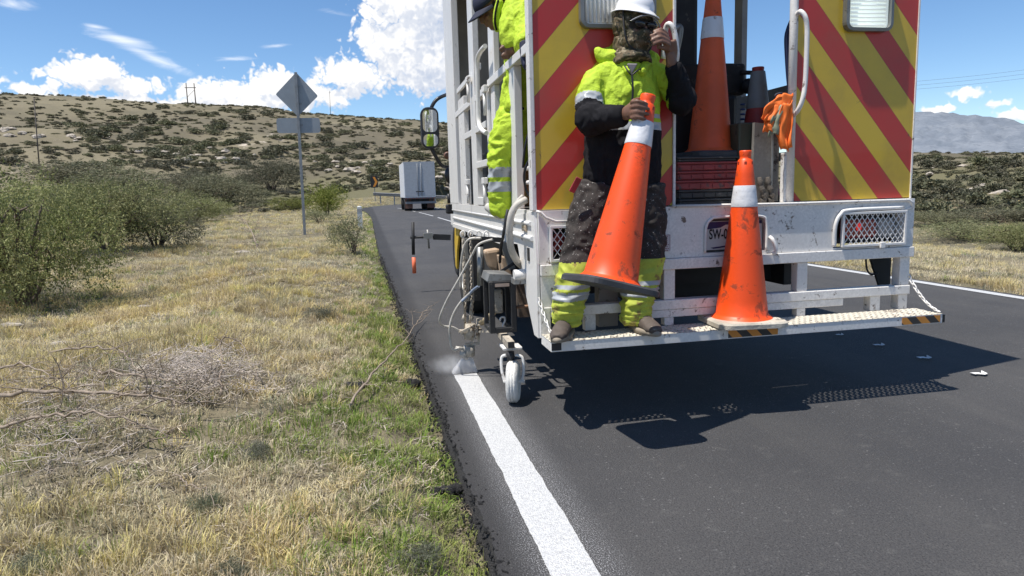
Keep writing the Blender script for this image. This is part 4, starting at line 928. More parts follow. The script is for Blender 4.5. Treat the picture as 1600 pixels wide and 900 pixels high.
# stack of flat boxes under the tall cone
REDB = mat('scuffed_red_plastic', (.24, .035, .035), .55, var=.2, dirt=(.10, .06, .06), dirt_amt=.42, dscale=16); DKB = mat('scuffed_black_plastic', (.03, .032, .033), .55, var=.3, dirt=(.12, .12, .11), dirt_amt=.3, dscale=16)
zt = CB[2] - .003; zs = [zt, zt - .028, zt - .078, zt - .128, zt - .180, zt - .230, 1.0965]
xl, xr = PY(1059, 280, 3.60)[0], PY(1150, 280, 3.60)[0] - .0
lbs = ['thin black lid topmost on the stack under the tall cone', 'scuffed red flat box just under the black lid', 'red flat box with worn pale marks in the middle of the stack', 'lower red flat box resting on a black one', 'black flat box under the red ones', 'dark grey flat box at the bottom of the stack']
rb = random.Random(5)
for k in range(6):
    z1, z0 = zs[k], zs[k + 1] + .002; dx = rb.uniform(-.012, .012); dy = rb.uniform(-.01, .01)
    bx = thing('flat_box', lbs[k], 'box', ((xl + xr) / 2, 3.75, z0), 'flat boxes stacked in the truck door')
    mm = DKB if k in (0, 4, 5) else REDB
    a, b, y0 = xl + dx, xr + dx, 3.60 + dy
    MB().box(a, b, y0, 3.97, z0, z1 - .012).build('box_tray', mm, bx, .005)
    MB().box(a - .008, b + .008, y0 - .008, 3.975, z1 - .0115, z1).build('box_lid', mm, bx, .003)
    if z1 - z0 > .035:
        q = MB(); w = (b - a) / 5
        for i in range(5): q.box(a + i * w + .008, a + (i + 1) * w - .008, y0 - .004, y0 - .0005, z0 + .006, z1 - .018)
        q.build('box_rib', mm, bx, .002)
# orange vest hung on the door post
def vest():
    V = thing('safety_vest', 'crumpled orange safety vest hanging beside the right striped panel', 'vest', PY(1232, 150, 3.52))
    OV = mat('orange_vest_cloth', (.85, .17, .02), .7, var=.08, vscale=12); BV = mat('olive_reflective_band', (.22, .23, .15), .6, var=.15)
    def sheet(name, top, bot, m, amp, nfold, ph, y, n=18, k=16):
        mb = MB(); vs = []
        for i in range(n + 1):
            v = i / n
            for j in range(k + 1):
                u = j / k
                a = np.array(top[0]) * (1 - u) + np.array(top[1]) * u; b = np.array(bot[0]) * (1 - u) + np.array(bot[1]) * u
                p = a * (1 - v) + b * v; p = p + np.array([-6 * math.sin(v * math.pi) * (1 - u), 0])
                d = amp * math.sin(u * nfold * 6.28 + ph + v * 2.5) * (.3 + v) + .012 * mnoise.noise(Vector((u * 3 + ph, v * 4, 1)))
                vs.append(PY(p[0] + 1.5 * math.sin(v * 9 + u * 7 + ph), p[1] + 2.0 * math.sin(u * 8 + ph), y - d))
        w = k + 1
        mb.raw(vs, [(i * w + j, i * w + j + 1, (i + 1) * w + j + 1, (i + 1) * w + j) for i in range(n) for j in range(k)], True)
        o = mb.build(name, m, V); s = o.modifiers.new('solid', 'SOLIDIFY'); s.thickness = .004; return o
    sheet('vest_back', [(1212, 151), (1239, 147)], [(1199, 206), (1236, 214)], OV, .007, 2.2, 2.6, 3.485)
    sheet('vest_front', [(1215, 149), (1238, 146)], [(1189, 184), (1222, 200)], OV, .008, 1.6, .5, 3.47)
    sheet('vest_front', [(1206, 170), (1222, 160)], [(1193, 205), (1214, 207)], OV, .008, 1.2, 1.8, 3.465)
    sheet('reflective_band', [(1217, 168), (1231, 162)], [(1201, 213), (1222, 208)], BV, .006, 1.2, 2.0, 3.455)
    sheet('vest_back', [(1222, 164), (1239, 158)], [(1221, 234), (1237, 232)], OV, .009, 1.5, 3.2, 3.45)
    sheet('vest_back', [(1220, 175), (1230, 170)], [(1218, 222), (1230, 238)], OV, .012, 1.3, 4.2, 3.46)
    m = MB(); m.tube([PY(1220 + 9 * math.cos(a), 150 + 4 * math.sin(a), 3.49) for a in np.linspace(0, 5.0, 12)], .006, 6); m.build('neck_binding', mat('dark_binding', (.03, .03, .05), .7), V)
vest()

# ================================================================ PEOPLE
def organic(name, mb, mats, parent, voxel=.008, smooth=6, zone=None, wr=None, fac=.6):
    """fuse overlapping closed shapes into one continuous skin"""
    me = mb.mesh(name, mats if isinstance(mats, (list, tuple)) else [mats])
    tmp = bpy.data.objects.new('tmp', me); COL.objects.link(tmp)
    r = tmp.modifiers.new('r', 'REMESH'); r.mode = 'VOXEL'; r.voxel_size = voxel; r.use_smooth_shade = True
    s = tmp.modifiers.new('s', 'SMOOTH'); s.factor = fac; s.iterations = smooth
    dg = bpy.context.evaluated_depsgraph_get(); out = bpy.data.meshes.new_from_object(tmp.evaluated_get(dg)); out.name = name
    bpy.data.objects.remove(tmp)
    n = len(out.vertices); co = np.empty(n * 3, np.float32); out.vertices.foreach_get('co', co); co = co.reshape(-1, 3)
    if wr is not None:
        no = np.empty(n * 3, np.float32); out.vertex_normals.foreach_get('vector', no); no = no.reshape(-1, 3)
        d = np.array([wr(c) for c in co], np.float32); co = co + no * d[:, None]
    off = wloc(parent); out.vertices.foreach_set('co', (co - np.array(off, np.float32)).ravel())
    out.materials.clear()
    for m in (mats if isinstance(mats, (list, tuple)) else [mats]): out.materials.append(m)
    if zone is not None:
        pc = np.empty(len(out.polygons) * 3, np.float32); out.polygons.foreach_get('center', pc); pc = pc.reshape(-1, 3) + np.array(off, np.float32)
        out.polygons.foreach_set('material_index', np.array([zone(c) for c in pc], np.int32))
    out.polygons.foreach_set('use_smooth', np.ones(len(out.polygons), bool)); out.update()
    o = bpy.data.objects.new(name, out); COL.objects.link(o); o.parent = parent; return o
def folds(amp, f, aniso=(1, 1, 1.8), seed=0.0, f2=2.6):
    def w(c):
        p = Vector((c[0] * aniso[0], c[1] * aniso[1], c[2] * aniso[2])) * f + Vector((seed, seed, seed))
        q = mnoise.noise_vector(p * .6) * .8
        a = mnoise.noise(p + q); b = mnoise.noise((p + q) * f2)
        return amp * ((1 - 2.2 * abs(a)) * .8 + .35 * b)
    return w
HV = mat('hi_vis_cloth', (.44, .60, .04), .7, var=.14, vscale=9, bump=.9, bscale=34, spec=.25, fine=.05, dirt=(.30, .42, .05), dirt_amt=.25, dscale=10)
HVD = mat('grimy_hi_vis_cloth', (.44, .50, .06), .75, var=.2, vscale=10, dirt=(.26, .20, .06), dirt_amt=.45, dscale=14, fine=.1)
SILV = mat('reflective_band', (.36, .38, .40), .4, var=.08, dirt=(.2, .19, .17), dirt_amt=.3)
DARK = mat('dark_work_cloth', (.015, .0145, .017), .9, spec=.15, var=.3, vscale=12, fine=.2)
def splash_mat():
    M = mat('paint_splashed_trousers', (.034, .027, .024), .85, var=.4, vscale=10, dirt=(.07, .06, .054), dirt_amt=.36, dscale=48, fine=.3)
    t = NT(M.node_tree); b = t.n['Principled BSDF']; O = t.add('ShaderNodeTexCoord').outputs['Object']
    src = b.inputs['Base Color'].links[0].from_socket
    k = t.ramp(t.noise(O, 85, 3, .6), .64, .69); k2 = t.ramp(t.noise(O, 9, 7, .75, .6), .50, .72)
    c = t.mix(t.m('MULTIPLY', k2, .22), src, (.15, .135, .12)); c = t.mix(t.m('MULTIPLY', k, .75), c, (.55, .53, .50))
    t.put(b.inputs['Base Color'], c); return M
SPL = splash_mat()
SKIN = mat('brown_skin', (.165, .082, .052), .5, var=.12, vscale=30, bump=.12, bscale=220, dirt=(.10, .05, .035), dirt_amt=.25, dscale=25)
SHOE = mat('brown_work_shoe', (.075, .058, .048), .75, var=.25, dirt=(.25, .22, .18), dirt_amt=.35, dscale=16); SOLE = mat('pale_shoe_sole', (.26, .22, .17), .8, var=.2)
def camo():
    M = bpy.data.materials.new('camouflage_cloth'); M.use_nodes = True; t = NT(M.node_tree); b = t.n['Principled BSDF']; b.inputs['Roughness'].default_value = .8
    O = t.add('ShaderNodeTexCoord').outputs['Object']
    c = t.mix(t.ramp(t.noise(O, 26, 3, .6), .47, .53), (.115, .082, .045), (.055, .048, .022)); c = t.mix(t.ramp(t.noise(t.vm('ADD', O, (3, 1, 2)), 34, 3, .6), .56, .60), c, (.25, .20, .13)); c = t.mix(t.ramp(t.noise(t.vm('ADD', O, (8, 4, 2)), 30, 3, .6), .60, .64), c, (.02, .018, .012))
    t.put(b.inputs['Base Color'], c); return M
CAMO = camo()
HELM = mat('white_helmet_plastic', (.78, .78, .80), .3, var=.03, coat=.3, dirt=(.5, .48, .45), dirt_amt=.2)
NAVY = mat('navy_cap_cloth', (.018, .022, .048), .8, var=.2)
LENS = mat('dark_glasses', (.012, .012, .014), .12, var=.1)
HAIR = mat('black_hair', (.012, .010, .009), .7, bump=.6, bscale=300)
def finger(mb, pts, r0, r1):
    p = arc_pts(pts, 4); n = len(p)
    mb.tube(p, [r0 + (r1 - r0) * i / (n - 1) for i in range(n)], 8); mb.ell(p[-1], (r1, r1, r1), n=8); mb.ell(p[0], (r0, r0, r0), n=8)
    for j in (4, 8):
        if j < n: mb.ell(p[j], (r0 * 1.06,) * 3, n=8)
def head_shape(mb, c, R, s=1.0):
    """R: rotation matrix; local -y is the face, z up; about 0.23 m tall"""
    c = Vector(c)
    def P(x, y, z): return c + R @ (Vector((x, y, z)) * s)
    q = R.to_quaternion()
    def E(x, y, z, a, b, d): mb.ell(P(x, y, z), (a * s, b * s, d * s), q, 16)
    E(0, .012, .025, .076, .094, .088); E(0, -.022, -.035, .060, .066, .075); E(0, -.055, -.085, .030, .026, .024)      # skull, face, chin
    E(0, -.092, -.012, .011, .014, .022); E(0, -.098, -.028, .015, .014, .011)                                    # nose
    E(.03, -.078, .015, .022, .014, .008); E(-.03, -.078, .015, .022, .014, .008)                                 # brow
    E(.036, -.066, -.022, .022, .02, .016); E(-.036, -.066, -.022, .022, .02, .016)                               # cheeks
    E(0, -.084, -.052, .024, .012, .006); E(0, -.081, -.064, .020, .012, .007)                                    # lips
    for sg in (-1, 1): E(sg * .077, .012, -.008, .010, .018, .030)                                               # ears
    mb.tube([P(0, .015, -.05), P(0, .03, -.15)], [.055 * s, .058 * s], 14)
    return P, E

def worker_standing():
    W = thing('person', 'worker in white helmet and camouflage face cover holding an orange cone on the step', 'person', (1.2, 3.40, .47))
    J = dict(RS=PY(930, 122, 3.43), RE=PY(919, 186, 3.32), RW=PY(974, 180, 3.17), LS=PY(1032, 118, 3.45), LE=PY(1073, 156, 3.38), LW=PY(1049, 98, 3.30))
    J = {k: Vector(v) for k, v in J.items()}
    HC = Vector(PY(991, 45, 3.40)); HR = Euler((R_(6), R_(3), R_(14))).to_matrix()
    RL = [(937, 292, 3.43), (921, 345, 3.42), (908, 400, 3.40), (896, 440, 3.385), (889, 470, 3.38), (886, 505, 3.385)]
    LL = [(1003, 292, 3.43), (1009, 345, 3.42), (1009, 400, 3.40), (1003, 440, 3.39), (995, 470, 3.385), (991, 505, 3.39)]
    # --- the body, one continuous skin
    b = MB(); P, E = head_shape(b, HC, HR)
    ux = (1, 0, 0)
    b.tube([PY(972, 290, 3.43), PY(974, 220, 3.43), PY(978, 150, 3.43), PY(984, 112, 3.43), PY(989, 92, 3.42)], [(.13, .09), (.13, .09), (.15, .09), (.11, .07), (.055, .055)], 18, upv=ux)
    for pts, r in ((RL, (.085, .075, .055, .05, .042, .035)), (LL, (.085, .075, .055, .05, .042, .035))): b.tube([PY(*p) for p in pts], list(r), 12)
    b.tube([J['RS'], J['RE'], J['RW'], PY(985, 178, 3.14)], [.05, .04, .028, .024], 12); b.tube([J['LS'], J['LE'], J['LW'], PY(1047, 84, 3.295)], [.05, .04, .028, .024], 12)
    # hand that grips the cone
    b.tube([PY(973, 180, 3.165), PY(980, 176, 3.13), PY(989, 172, 3.098)], [(.026, .022), (.036, .020), (.040, .017)], 12, upv=(0, 0, 1))
    for y0, l in ((159, 0), (167, 3), (175.5, 2), (184, -2)):
        finger(b, [PY(987, y0 + .5, 3.088), PY(995, y0 - 1, 3.064), PY(1004 + l * .5, y0 + 1, 3.058), PY(1011 + l, y0 + 3.5, 3.068)], .0105, .0082)
    finger(b, [PY(983, 168, 3.125), PY(990, 158, 3.135), PY(1000, 155, 3.165), PY(1010, 157, 3.172)], .0125, .0095)
    # hand raised beside the face
    b.tube([PY(1050, 94, 3.305), PY(1049, 80, 3.292), PY(1046, 64, 3.278)], [(.024, .020), (.033, .018), (.036, .015)], 12, upv=(1, 0, -.6))
    for (kx, ky), (mx, my), (tx, ty), dy in (((1040, 54), (1031, 46), (1021, 49), 0), ((1041, 59), (1029, 51), (1017, 56), -.012), ((1042, 65), (1030, 58), (1018, 63), -.020), ((1043, 71), (1032, 65), (1021, 69), -.024)):
        finger(b, [PY(kx + 3, ky, 3.28 + dy), PY(mx + 2, my, 3.262 + dy), PY(tx + 1, ty, 3.268 + dy)], .0100, .0078)
    finger(b, [PY(1047, 78, 3.285), PY(1038, 76, 3.262), PY(1029, 73, 3.262)], .0115, .009)
    organic('body', b, SKIN, W, .0055, 3, fac=.5)
    # --- jacket
    j = MB(); TT = [(972, 292, 3.43), (972, 262, 3.43), (973, 225, 3.43), (975, 190, 3.43), (978, 150, 3.43), (982, 122, 3.435), (986, 107, 3.43), (989, 97, 3.42)]
    j.tube([PY(*p) for p in TT], [(.196, .125), (.200, .128), (.194, .128), (.184, .124), (.172, .118), (.140, .102), (.105, .09), (.082, .082)], 24, upv=ux)
    ra = arc_pts([PY(960, 112, 3.44), PY(930, 132, 3.43), PY(921, 164, 3.37), PY(925, 186, 3.32), PY(948, 184, 3.24), PY(975, 180, 3.168)], 5)
    la = arc_pts([PY(1006, 110, 3.45), PY(1040, 128, 3.44), PY(1058, 148, 3.41), PY(1065, 157, 3.37), PY(1060, 128, 3.33), PY(1052, 101, 3.31)], 5)
    rr_ = np.interp(np.arange(len(ra)), [0, 5, 10, 15, 20, 25], [.055, .072, .064, .060, .052, .043]); rl_ = np.interp(np.arange(len(la)), [0, 5, 10, 15, 20, 25], [.052, .064, .058, .055, .047, .040])
    j.tube(ra, list(rr_), 14); j.tube(la, list(rl_), 14); j.ell(ra[15], (.08,) * 3); j.ell(la[15], (.07,) * 3)
    zb = [PY(975, y, 3.30)[2] for y in (177, 184, 189, 203)]
    ra_n = np.array([list(p) for p in ra]); la_n = np.array([list(p) for p in la]); tt = np.array([PY(*p) for p in TT])
    def zone(c):
        dr = np.linalg.norm(ra_n - c, axis=1) - rr_; dl = np.linalg.norm(la_n - c, axis=1) - rl_
        i, k = int(dr.argmin()), int(dl.argmin())
        cx = np.interp(c[2], tt[::-1, 2][::-1] if tt[0, 2] < tt[-1, 2] else tt[::-1, 2], tt[:, 0] if tt[0, 2] < tt[-1, 2] else tt[::-1, 0])
        dt = math.hypot((c[0] - cx) / 1.5, c[1] - 3.43) - .135
        if dr[i] < dt and dr[i] <= dl[k]:
            return 0 if i <= 8 else (1 if i <= 10 else 2)
        if dl[k] < dt: return 0 if k <= 4 else (1 if k <= 6 else 2)
        z = c[2]
        return 0 if z > zb[0] else 1 if z > zb[1] else 0 if z > zb[2] else 1 if z > zb[3] else 2
    f1, f2_ = folds(.010, 12, (1, 1, .6), 2.0), folds(.0055, 27, (1, 1, .7), 6.0)
    organic('jacket', j, [HV, SILV, DARK], W, .0065, 7, zone, lambda c: f1(c) + f2_(c))
    # hood lying behind the neck, collar and zip
    h = MB(); h.tube(arc_pts([PY(930, 76, 3.47), PY(946, 90, 3.46), PY(962, 88, 3.43), PY(974, 100, 3.375), PY(983, 114, 3.325)]), [.010, .018, .024, .03, .036, .038, .04, .04, .04, .038, .036, .034, .032, .03, .028, .026, .024, .022, .02, .02, .018, .018, .016, .016, .014], 10)
    h.tube(arc_pts([PY(936, 92, 3.50), PY(965, 84, 3.53), PY(1000, 86, 3.52), PY(1020, 98, 3.45)]), [.03] + [.045] * 18, 10)
    h.tube(arc_pts([PY(1020, 96, 3.44), PY(1010, 100, 3.385), PY(1004, 110, 3.335), PY(1001, 116, 3.32)]), [.028 - i * .0006 for i in range(19)], 10)
    organic('jacket_hood', h, HV, W, .006, 4, None, folds(.006, 16, (1, 1, 1), 5.0))
    z = MB(); zp = [PY(987, 116, 3.302), PY(988, 130, 3.292), PY(988, 150, 3.290), PY(986, 165, 3.292), PY(986, 178, 3.29)]
    z.tube(arc_pts([Vector(p) + Vector((0, -.004, 0)) for p in zp]), [(.0055, .004)] * 25, 6, upv=ux); z.build('jacket_zip', mat('black_zip', (.012, .012, .014), .5), W)
    z = MB(); z.tube(arc_pts([PY(976, 103, 3.318), PY(982, 112, 3.295), PY(987, 117, 3.297), PY(995, 111, 3.295), PY(1002, 107, 3.315)]), .004, 6); z.build('collar_edge', mat('black_zip', (.012, .012, .014), .5), W)
    u = MB(); u.prism([(PY(980, 99, 3.315)[0], PY(980, 99, 3.315)[2]), (PY(997, 99, 3.315)[0], PY(997, 99, 3.315)[2]), (PY(987, 117, 3.315)[0], PY(987, 117, 3.315)[2])], 'y', 3.312, 3.33); u.build('undershirt', mat('pale_undershirt', (.30, .27, .27), .8), W, .006)
    # --- trousers
    t = MB(); rt_ = (.118, .106, .095, .088, .080, .068); lt_ = (.114, .102, .092, .086, .080, .068)
    pr = arc_pts([PY(*p) for p in RL], 4); pl = arc_pts([PY(*p) for p in LL], 4); xs = np.arange(len(pr))
    t.tube(pr, list(np.interp(xs, np.arange(6) * 4, rt_)), 16); t.tube(pl, list(np.interp(xs, np.arange(6) * 4, lt_)), 16)
    t.tube([PY(971, 315, 3.43), PY(972, 290, 3.43), PY(972, 268, 3.43)], [(.165, .105), (.185, .118), (.19, .12)], 20, upv=ux)
    zy = [PY(900, y, 3.31)[2] for y in (411, 446, 452, 458, 470)]
    def zt_(c): z = c[2]; return 0 if z > zy[0] else 1 if z > zy[1] else 2 if z > zy[2] else 1 if z > zy[3] else 2 if z > zy[4] else 1
    wr0 = folds(.013, 13, (1, 1, 1.1), 9.0); wr1 = folds(.016, 15, (.5, .5, 3.0), 4.0)
    organic('trousers', t, [SPL, HVD, SILV], W, .0075, 4, zt_, lambda c: wr0(c) if c[2] > zy[3] else wr1(c))
    q = MB(); q.bar(PY(905, 278, 3.30), PY(893, 300, 3.33), .03, .012, (0, -1, 0)); q.build('tool_strap', mat('red_strap', (.30, .03, .04), .7, var=.3), W, .003)
    # --- shoes
    for (hx, hy, hyy), (tx, ty, tyy) in (((888, 512, 3.44), (873, 522, 3.255)), ((992, 512, 3.45), (1016, 524, 3.27))):
        Hh = Vector(PY(hx, hy, hyy)); T_ = Vector(PY(tx, ty, tyy)); Hh.z = T_.z = .466; d = (T_ - Hh).normalized()
        s = MB(); s.tube([Hh + Vector((0, 0, .05)), Hh + d * .07 + Vector((0, 0, .055)), Hh + d * .15 + Vector((0, 0, .045)), Hh + d * .215 + Vector((0, 0, .032)), Hh + d * .255 + Vector((0, 0, .024))], [(.044, .036), (.050, .040), (.036, .045), (.027, .045), (.016, .032)], 16, upv=(0, 0, 1))
        s.tube([Hh + d * .03 + Vector((0, 0, .04)), Hh + d * .03 + Vector((0, 0, .12))], .044, 12)
        so_ = organic('shoe', s, SHOE, W, .007, 5, None, folds(.003, 26, (1, 1, 1)))
        q = MB(); side = d.cross(Vector((0, 0, 1))); ol = []
        for k in range(28):
            a = 2 * math.pi * k / 28; fx = math.cos(a); wd_ = .056 if fx > 0 else .047
            ol.append(Hh + d * (.108 + .162 * fx * (1 if abs(fx) < .9 else .98)) + side * (wd_ * math.sin(a)))
        n = len(ol); vs = [p + Vector((0, 0, .001)) for p in ol] + [p + Vector((0, 0, .018)) for p in ol] + [p * .0 + (p - (Hh + d * .11)) * .94 + (Hh + d * .11) + Vector((0, 0, .026)) for p in ol]
        q.raw(vs, [(l * n + i, l * n + (i + 1) % n, (l + 1) * n + (i + 1) % n, (l + 1) * n + i) for l in range(2) for i in range(n)] + [tuple(range(n))[::-1], tuple(range(2 * n, 3 * n))], True)
        q.build('shoe_sole', SOLE, so_)
    # --- camouflage cover over head, face and neck
    m = MB(); 
    def EE(x, y, z, a, b_, d): m.ell(HC + HR @ Vector((x, y, z)), (a, b_, d), HR.to_quaternion(), 18)
    EE(0, .014, .020, .096, .108, .098); EE(0, -.018, -.055, .084, .084, .078); EE(0, -.060, -.08, .04, .036, .036); EE(0, -.085, -.030, .026, .026, .026)
    m.tube([HC + HR @ Vector((0, .01, -.05)), HC + HR @ Vector((0, .015, -.11)), Vector(PY(988, 103, 3.395))], [.090, .086, .098], 18)
    def cut(c):
        v = HR.transposed() @ (Vector(c) - HC); return 1 if (v.y < -.03 and -.014 < v.z < .034 and abs(v.x) < .072) else 0  # eye strip near black: the helmet brim's shade put into its colour
    organic('face_cover', m, [CAMO, mat('dark_eye_shade', (.02, .016, .013), .8)], W, .006, 4, cut, folds(.0075, 26, (1, 1, 1.5), 1.0))
    g = MB()
    for sg in (-1, 1): g.ell(HC + HR @ Vector((sg * .034, -.098, .010)), (.031, .012, .021), HR.to_quaternion(), 16)
    g.tube([HC + HR @ Vector((x, -.104 + abs(x) * .35 * (abs(x) > .05), .018)) for x in (-.085, -.06, -.02, .02, .06, .085)], .004, 6); g.build('dark_glasses', LENS, W)
    # --- helmet
    K = HC + HR @ Vector((0, .012, .084)); KR = (Euler((R_(8), R_(9), R_(16)))).to_matrix(); hm = MB(); n = 40; rings = []
    for i in range(11):
        th = R_(90) * i / 10; rad = math.sin(th) * .80; zz = .100 * math.cos(th)
        rings.append([(rad * .112 * math.cos(2 * math.pi * k / n), rad * .136 * math.sin(2 * math.pi * k / n), zz + (.006 * math.cos(2 * math.pi * k / n * 1) ** 8 if 0 < i < 9 else 0)) for k in range(n)])
    def rim(ex, dz):
        o = []
        for k in range(n):
            a = 2 * math.pi * k / n; f = max(0, -math.sin(a)) ** 1.5; r_ = ex * .7 - .022 + .024 * f * (ex > .001)
            o.append(((.112 + r_) * math.cos(a), (.136 + r_) * math.sin(a), dz - .012 * f))
        return o
    rings += [rim(.004, -.012), rim(.020, -.016), rim(.022, -.022), rim(.018, -.021), rim(-.004, -.014)]
    vs = [K + KR @ Vector(p) for r_ in rings for p in r_]
    hm.raw(vs, [(i * n + k, (i + 1) * n + k, (i + 1) * n + (k + 1) % n, i * n + (k + 1) % n) for i in range(len(rings) - 1) for k in range(n)], True)
    hl = hm.build('helmet', HELM, W)
    q = MB(); q.ell(K + Vector((0, 0, -.012)), (.084, .104, .028)); q.build('helmet_liner', mat('helmet_liner_black', (.02, .02, .022), .8), hl)
    q = MB(); q.tube(arc_pts([K + KR @ Vector((x, -.112 - .03 * math.cos(x * 14), -.035 - x * x * 5)) for x in (-.09, -.05, 0, .05, .09)]), .0035, 6); q.build('visor_rim', mat('grey_rim', (.25, .25, .26), .4), hl)
    q = MB(); q.tube(arc_pts([K + KR @ Vector((.088, -.03, -.015)), HC + HR @ Vector((.094, -.03, -.03)), HC + HR @ Vector((.07, -.05, -.095)), HC + HR @ Vector((.0, -.09, -.125))]), .005, 6)
    q.tube(arc_pts([K + KR @ Vector((-.088, -.03, -.015)), HC + HR @ Vector((-.088, -.05, -.03)), HC + HR @ Vector((-.06, -.065, -.095)), HC + HR @ Vector((.0, -.09, -.125))]), .005, 6); q.build('chin_strap', mat('black_strap', (.018, .018, .02), .7), hl)
worker_standing()

def worker_leaning():
    W = thing('person', 'worker in navy cap and yellow suit leaning out over the side rail', 'person', (.86, 4.2, 1.10))
    HC = Vector(PY(768, 13, 4.28)); HR = (Euler((0, 0, R_(-78))).to_matrix() @ Euler((R_(38), 0, 0)).to_matrix())
    b = MB(); P, E = head_shape(b, HC, HR, 1.02); ux = (1, 0, 0)
    TT = [(815, 176, 4.18), (818, 140, 4.18), (823, 100, 4.16), (823, 60, 4.14), (814, 25, 4.16), (797, 12, 4.2)]
    b.tube([PY(*p) for p in TT], [(.08, .12), (.08, .12), (.09, .12), (.11, .13), (.09, .11), (.055, .055)], 16, upv=ux)
    LEG = [(812, 180, 4.18), (795, 215, 4.18), (784, 245, 4.16), (782, 285, 4.17), (783, 320, 4.18), (782, 338, 4.17)]; LEG2 = [(818, 180, 4.30), (816, 230, 4.30), (812, 275, 4.32), (810, 315, 4.34)]
    b.tube([PY(*p) for p in LEG], [.08, .07, .055, .05, .04, .036], 12); b.tube([PY(*p) for p in LEG2], [.08, .065, .055, .04], 12)
    ARM = [(806, 22, 4.06), (804, 50, 4.00), (806, 72, 3.98)]; 
    b.tube([PY(*p) for p in ARM] + [PY(799, 80, 3.97), PY(792, 79, 3.98)], [.05, .045, .04, .034, .028], 12)
    b.ell(PY(789, 77, 3.985), (.030, .022, .036), n=12)
    for k in range(4): finger(b, [PY(788 + k * 2.0, 82, 3.97 + k * .004), PY(785 + k * 2.4, 87, 3.965), PY(787 + k * 2.4, 91, 3.975)], .0095, .0075)
    finger(b, [PY(793, 76, 3.97), PY(787, 73, 3.965), PY(782, 77, 3.97)], .011, .009)
    organic('body', b, SKIN, W, .0065, 3, fac=.5)
    j = MB(); j.tube([PY(*p) for p in TT], [(.125, .15), (.12, .15), (.12, .15), (.15, .17), (.13, .16), (.078, .078)], 20, upv=ux)
    ja = arc_pts([PY(812, 18, 4.10), PY(806, 40, 4.02), PY(805, 64, 3.985), PY(805, 76, 3.975)], 5); j.tube(ja, list(np.linspace(.095, .062, len(ja))), 14)
    j.tube(arc_pts([PY(820, 20, 4.02), PY(826, 50, 3.92), PY(825, 75, 3.82)], 4), [.09 - i * .003 for i in range(9)], 14)
    cz = PY(800, 66, 3.98)[2]; 
    f1, f2_ = folds(.014, 9, (1, 1, .8), 3.0), folds(.006, 22, (1, 1, .8), 1.0)
    organic('hi_vis_jacket', j, [HV, DARK], W, .0075, 3, None, lambda c: f1(c) + f2_(c))
    MB().tube([PY(797 + 11 * math.cos(a) + 8, 65 + 2.5 * math.sin(a), 3.985 + .062 * math.sin(a)) for a in np.linspace(0, 6.0, 16)], .006, 6).build('cuff_band', DARK, W)
    c_ = MB(); c_.tube(arc_pts([PY(781, 2, 4.16), PY(777, 18, 4.15), PY(776, 34, 4.16), PY(779, 47, 4.19)]), .022, 8); c_.build('collar', HV, W)
    c_ = MB(); c_.tube(arc_pts([PY(778.5, 0, 4.14), PY(774.5, 18, 4.13), PY(773.5, 34, 4.14), PY(776, 47, 4.17)]), .006, 8); c_.build('collar_edge', DARK, W)
    t = MB(); pr = arc_pts([PY(*p) for p in LEG], 4); t.tube(pr, list(np.interp(np.arange(len(pr)), np.arange(6) * 4, (.125, .112, .078, .068, .066, .050))), 16)
    p2 = arc_pts([PY(*p) for p in LEG2], 4); t.tube(p2, list(np.interp(np.arange(len(p2)), np.arange(4) * 4, (.12, .10, .085, .07))), 14)
    t.tube([PY(814, 190, 4.22), PY(813, 168, 4.20)], [(.11, .14), (.11, .145)], 16, upv=ux)
    zz = [PY(782, y, 4.10)[2] for y in (262, 277, 284, 299)]
    organic('hi_vis_trousers', t, [HV, SILV], W, .0085, 4, lambda c: 1 if (zz[1] < c[2] < zz[0] or zz[3] < c[2] < zz[2]) and c[1] < 4.29 else 0, folds(.015, 12, (1, 1, 1.4), 7.0))
    MB().tube([PY(813 + 16 * math.cos(a), 168 + 1.5 * math.sin(a), 4.19 - .165 * math.sin(a)) for a in np.linspace(0, 6.28, 24)], .010, 8).build('belt', DARK, W)
    T_ = Vector(PY(760, 323, 4.35)); s = MB(); s.tube([PY(784, 332, 4.17), PY(772, 327, 4.24), PY(761, 323, 4.30)], [.045, .04, .026], 12); organic('shoe', s, mat('pale_grey_shoe', (.42, .40, .37), .7, var=.2), W, .007, 4)
    gl = MB(); gl.ell(PY(823, 88, 3.72), (.035, .04, .075), n=14); gl.tube([PY(824, 68, 3.74), PY(823, 84, 3.72)], [.045, .038], 12)
    for k in range(4): finger(gl, [PY(821 + k * 1.5, 94, 3.70 + k * .02), PY(820 + k * 1.5, 101, 3.69 + k * .02), PY(822 + k * 1.2, 106, 3.70 + k * .02)], .012, .010)
    organic('glove', gl, NAVY, W, .006, 3)
    # cap with peak
    cp = MB(); n = 28; rings = []
    for i in range(8):
        th = R_(86) * i / 7; rings.append([(math.sin(th) * .088 * math.cos(2 * math.pi * k / n), math.sin(th) * .108 * math.sin(2 * math.pi * k / n) + .012, .03 + .098 * math.cos(th)) for k in range(n)])
    vs = [P(*p) for r_ in rings for p in r_]; cp.raw(vs, [(i * n + k, (i + 1) * n + k, (i + 1) * n + (k + 1) % n, i * n + (k + 1) % n) for i in range(7) for k in range(n)], True)
    cap = cp.build('cap', NAVY, W); cap.modifiers.new('s', 'SOLIDIFY').thickness = .005
    pk = MB(); vs = []; m_ = 14
    for i in range(6):
        for k in range(m_ + 1):
            a = R_(200 + 140 * k / m_); e = i / 5 * .075 * (math.sin((k / m_) * math.pi) ** .5)
            vs.append(P(.086 * math.cos(a), .106 * math.sin(a) + .012 - e, .036 - .018 * (i / 5) - .02 * abs(math.cos(a)) ** 2))
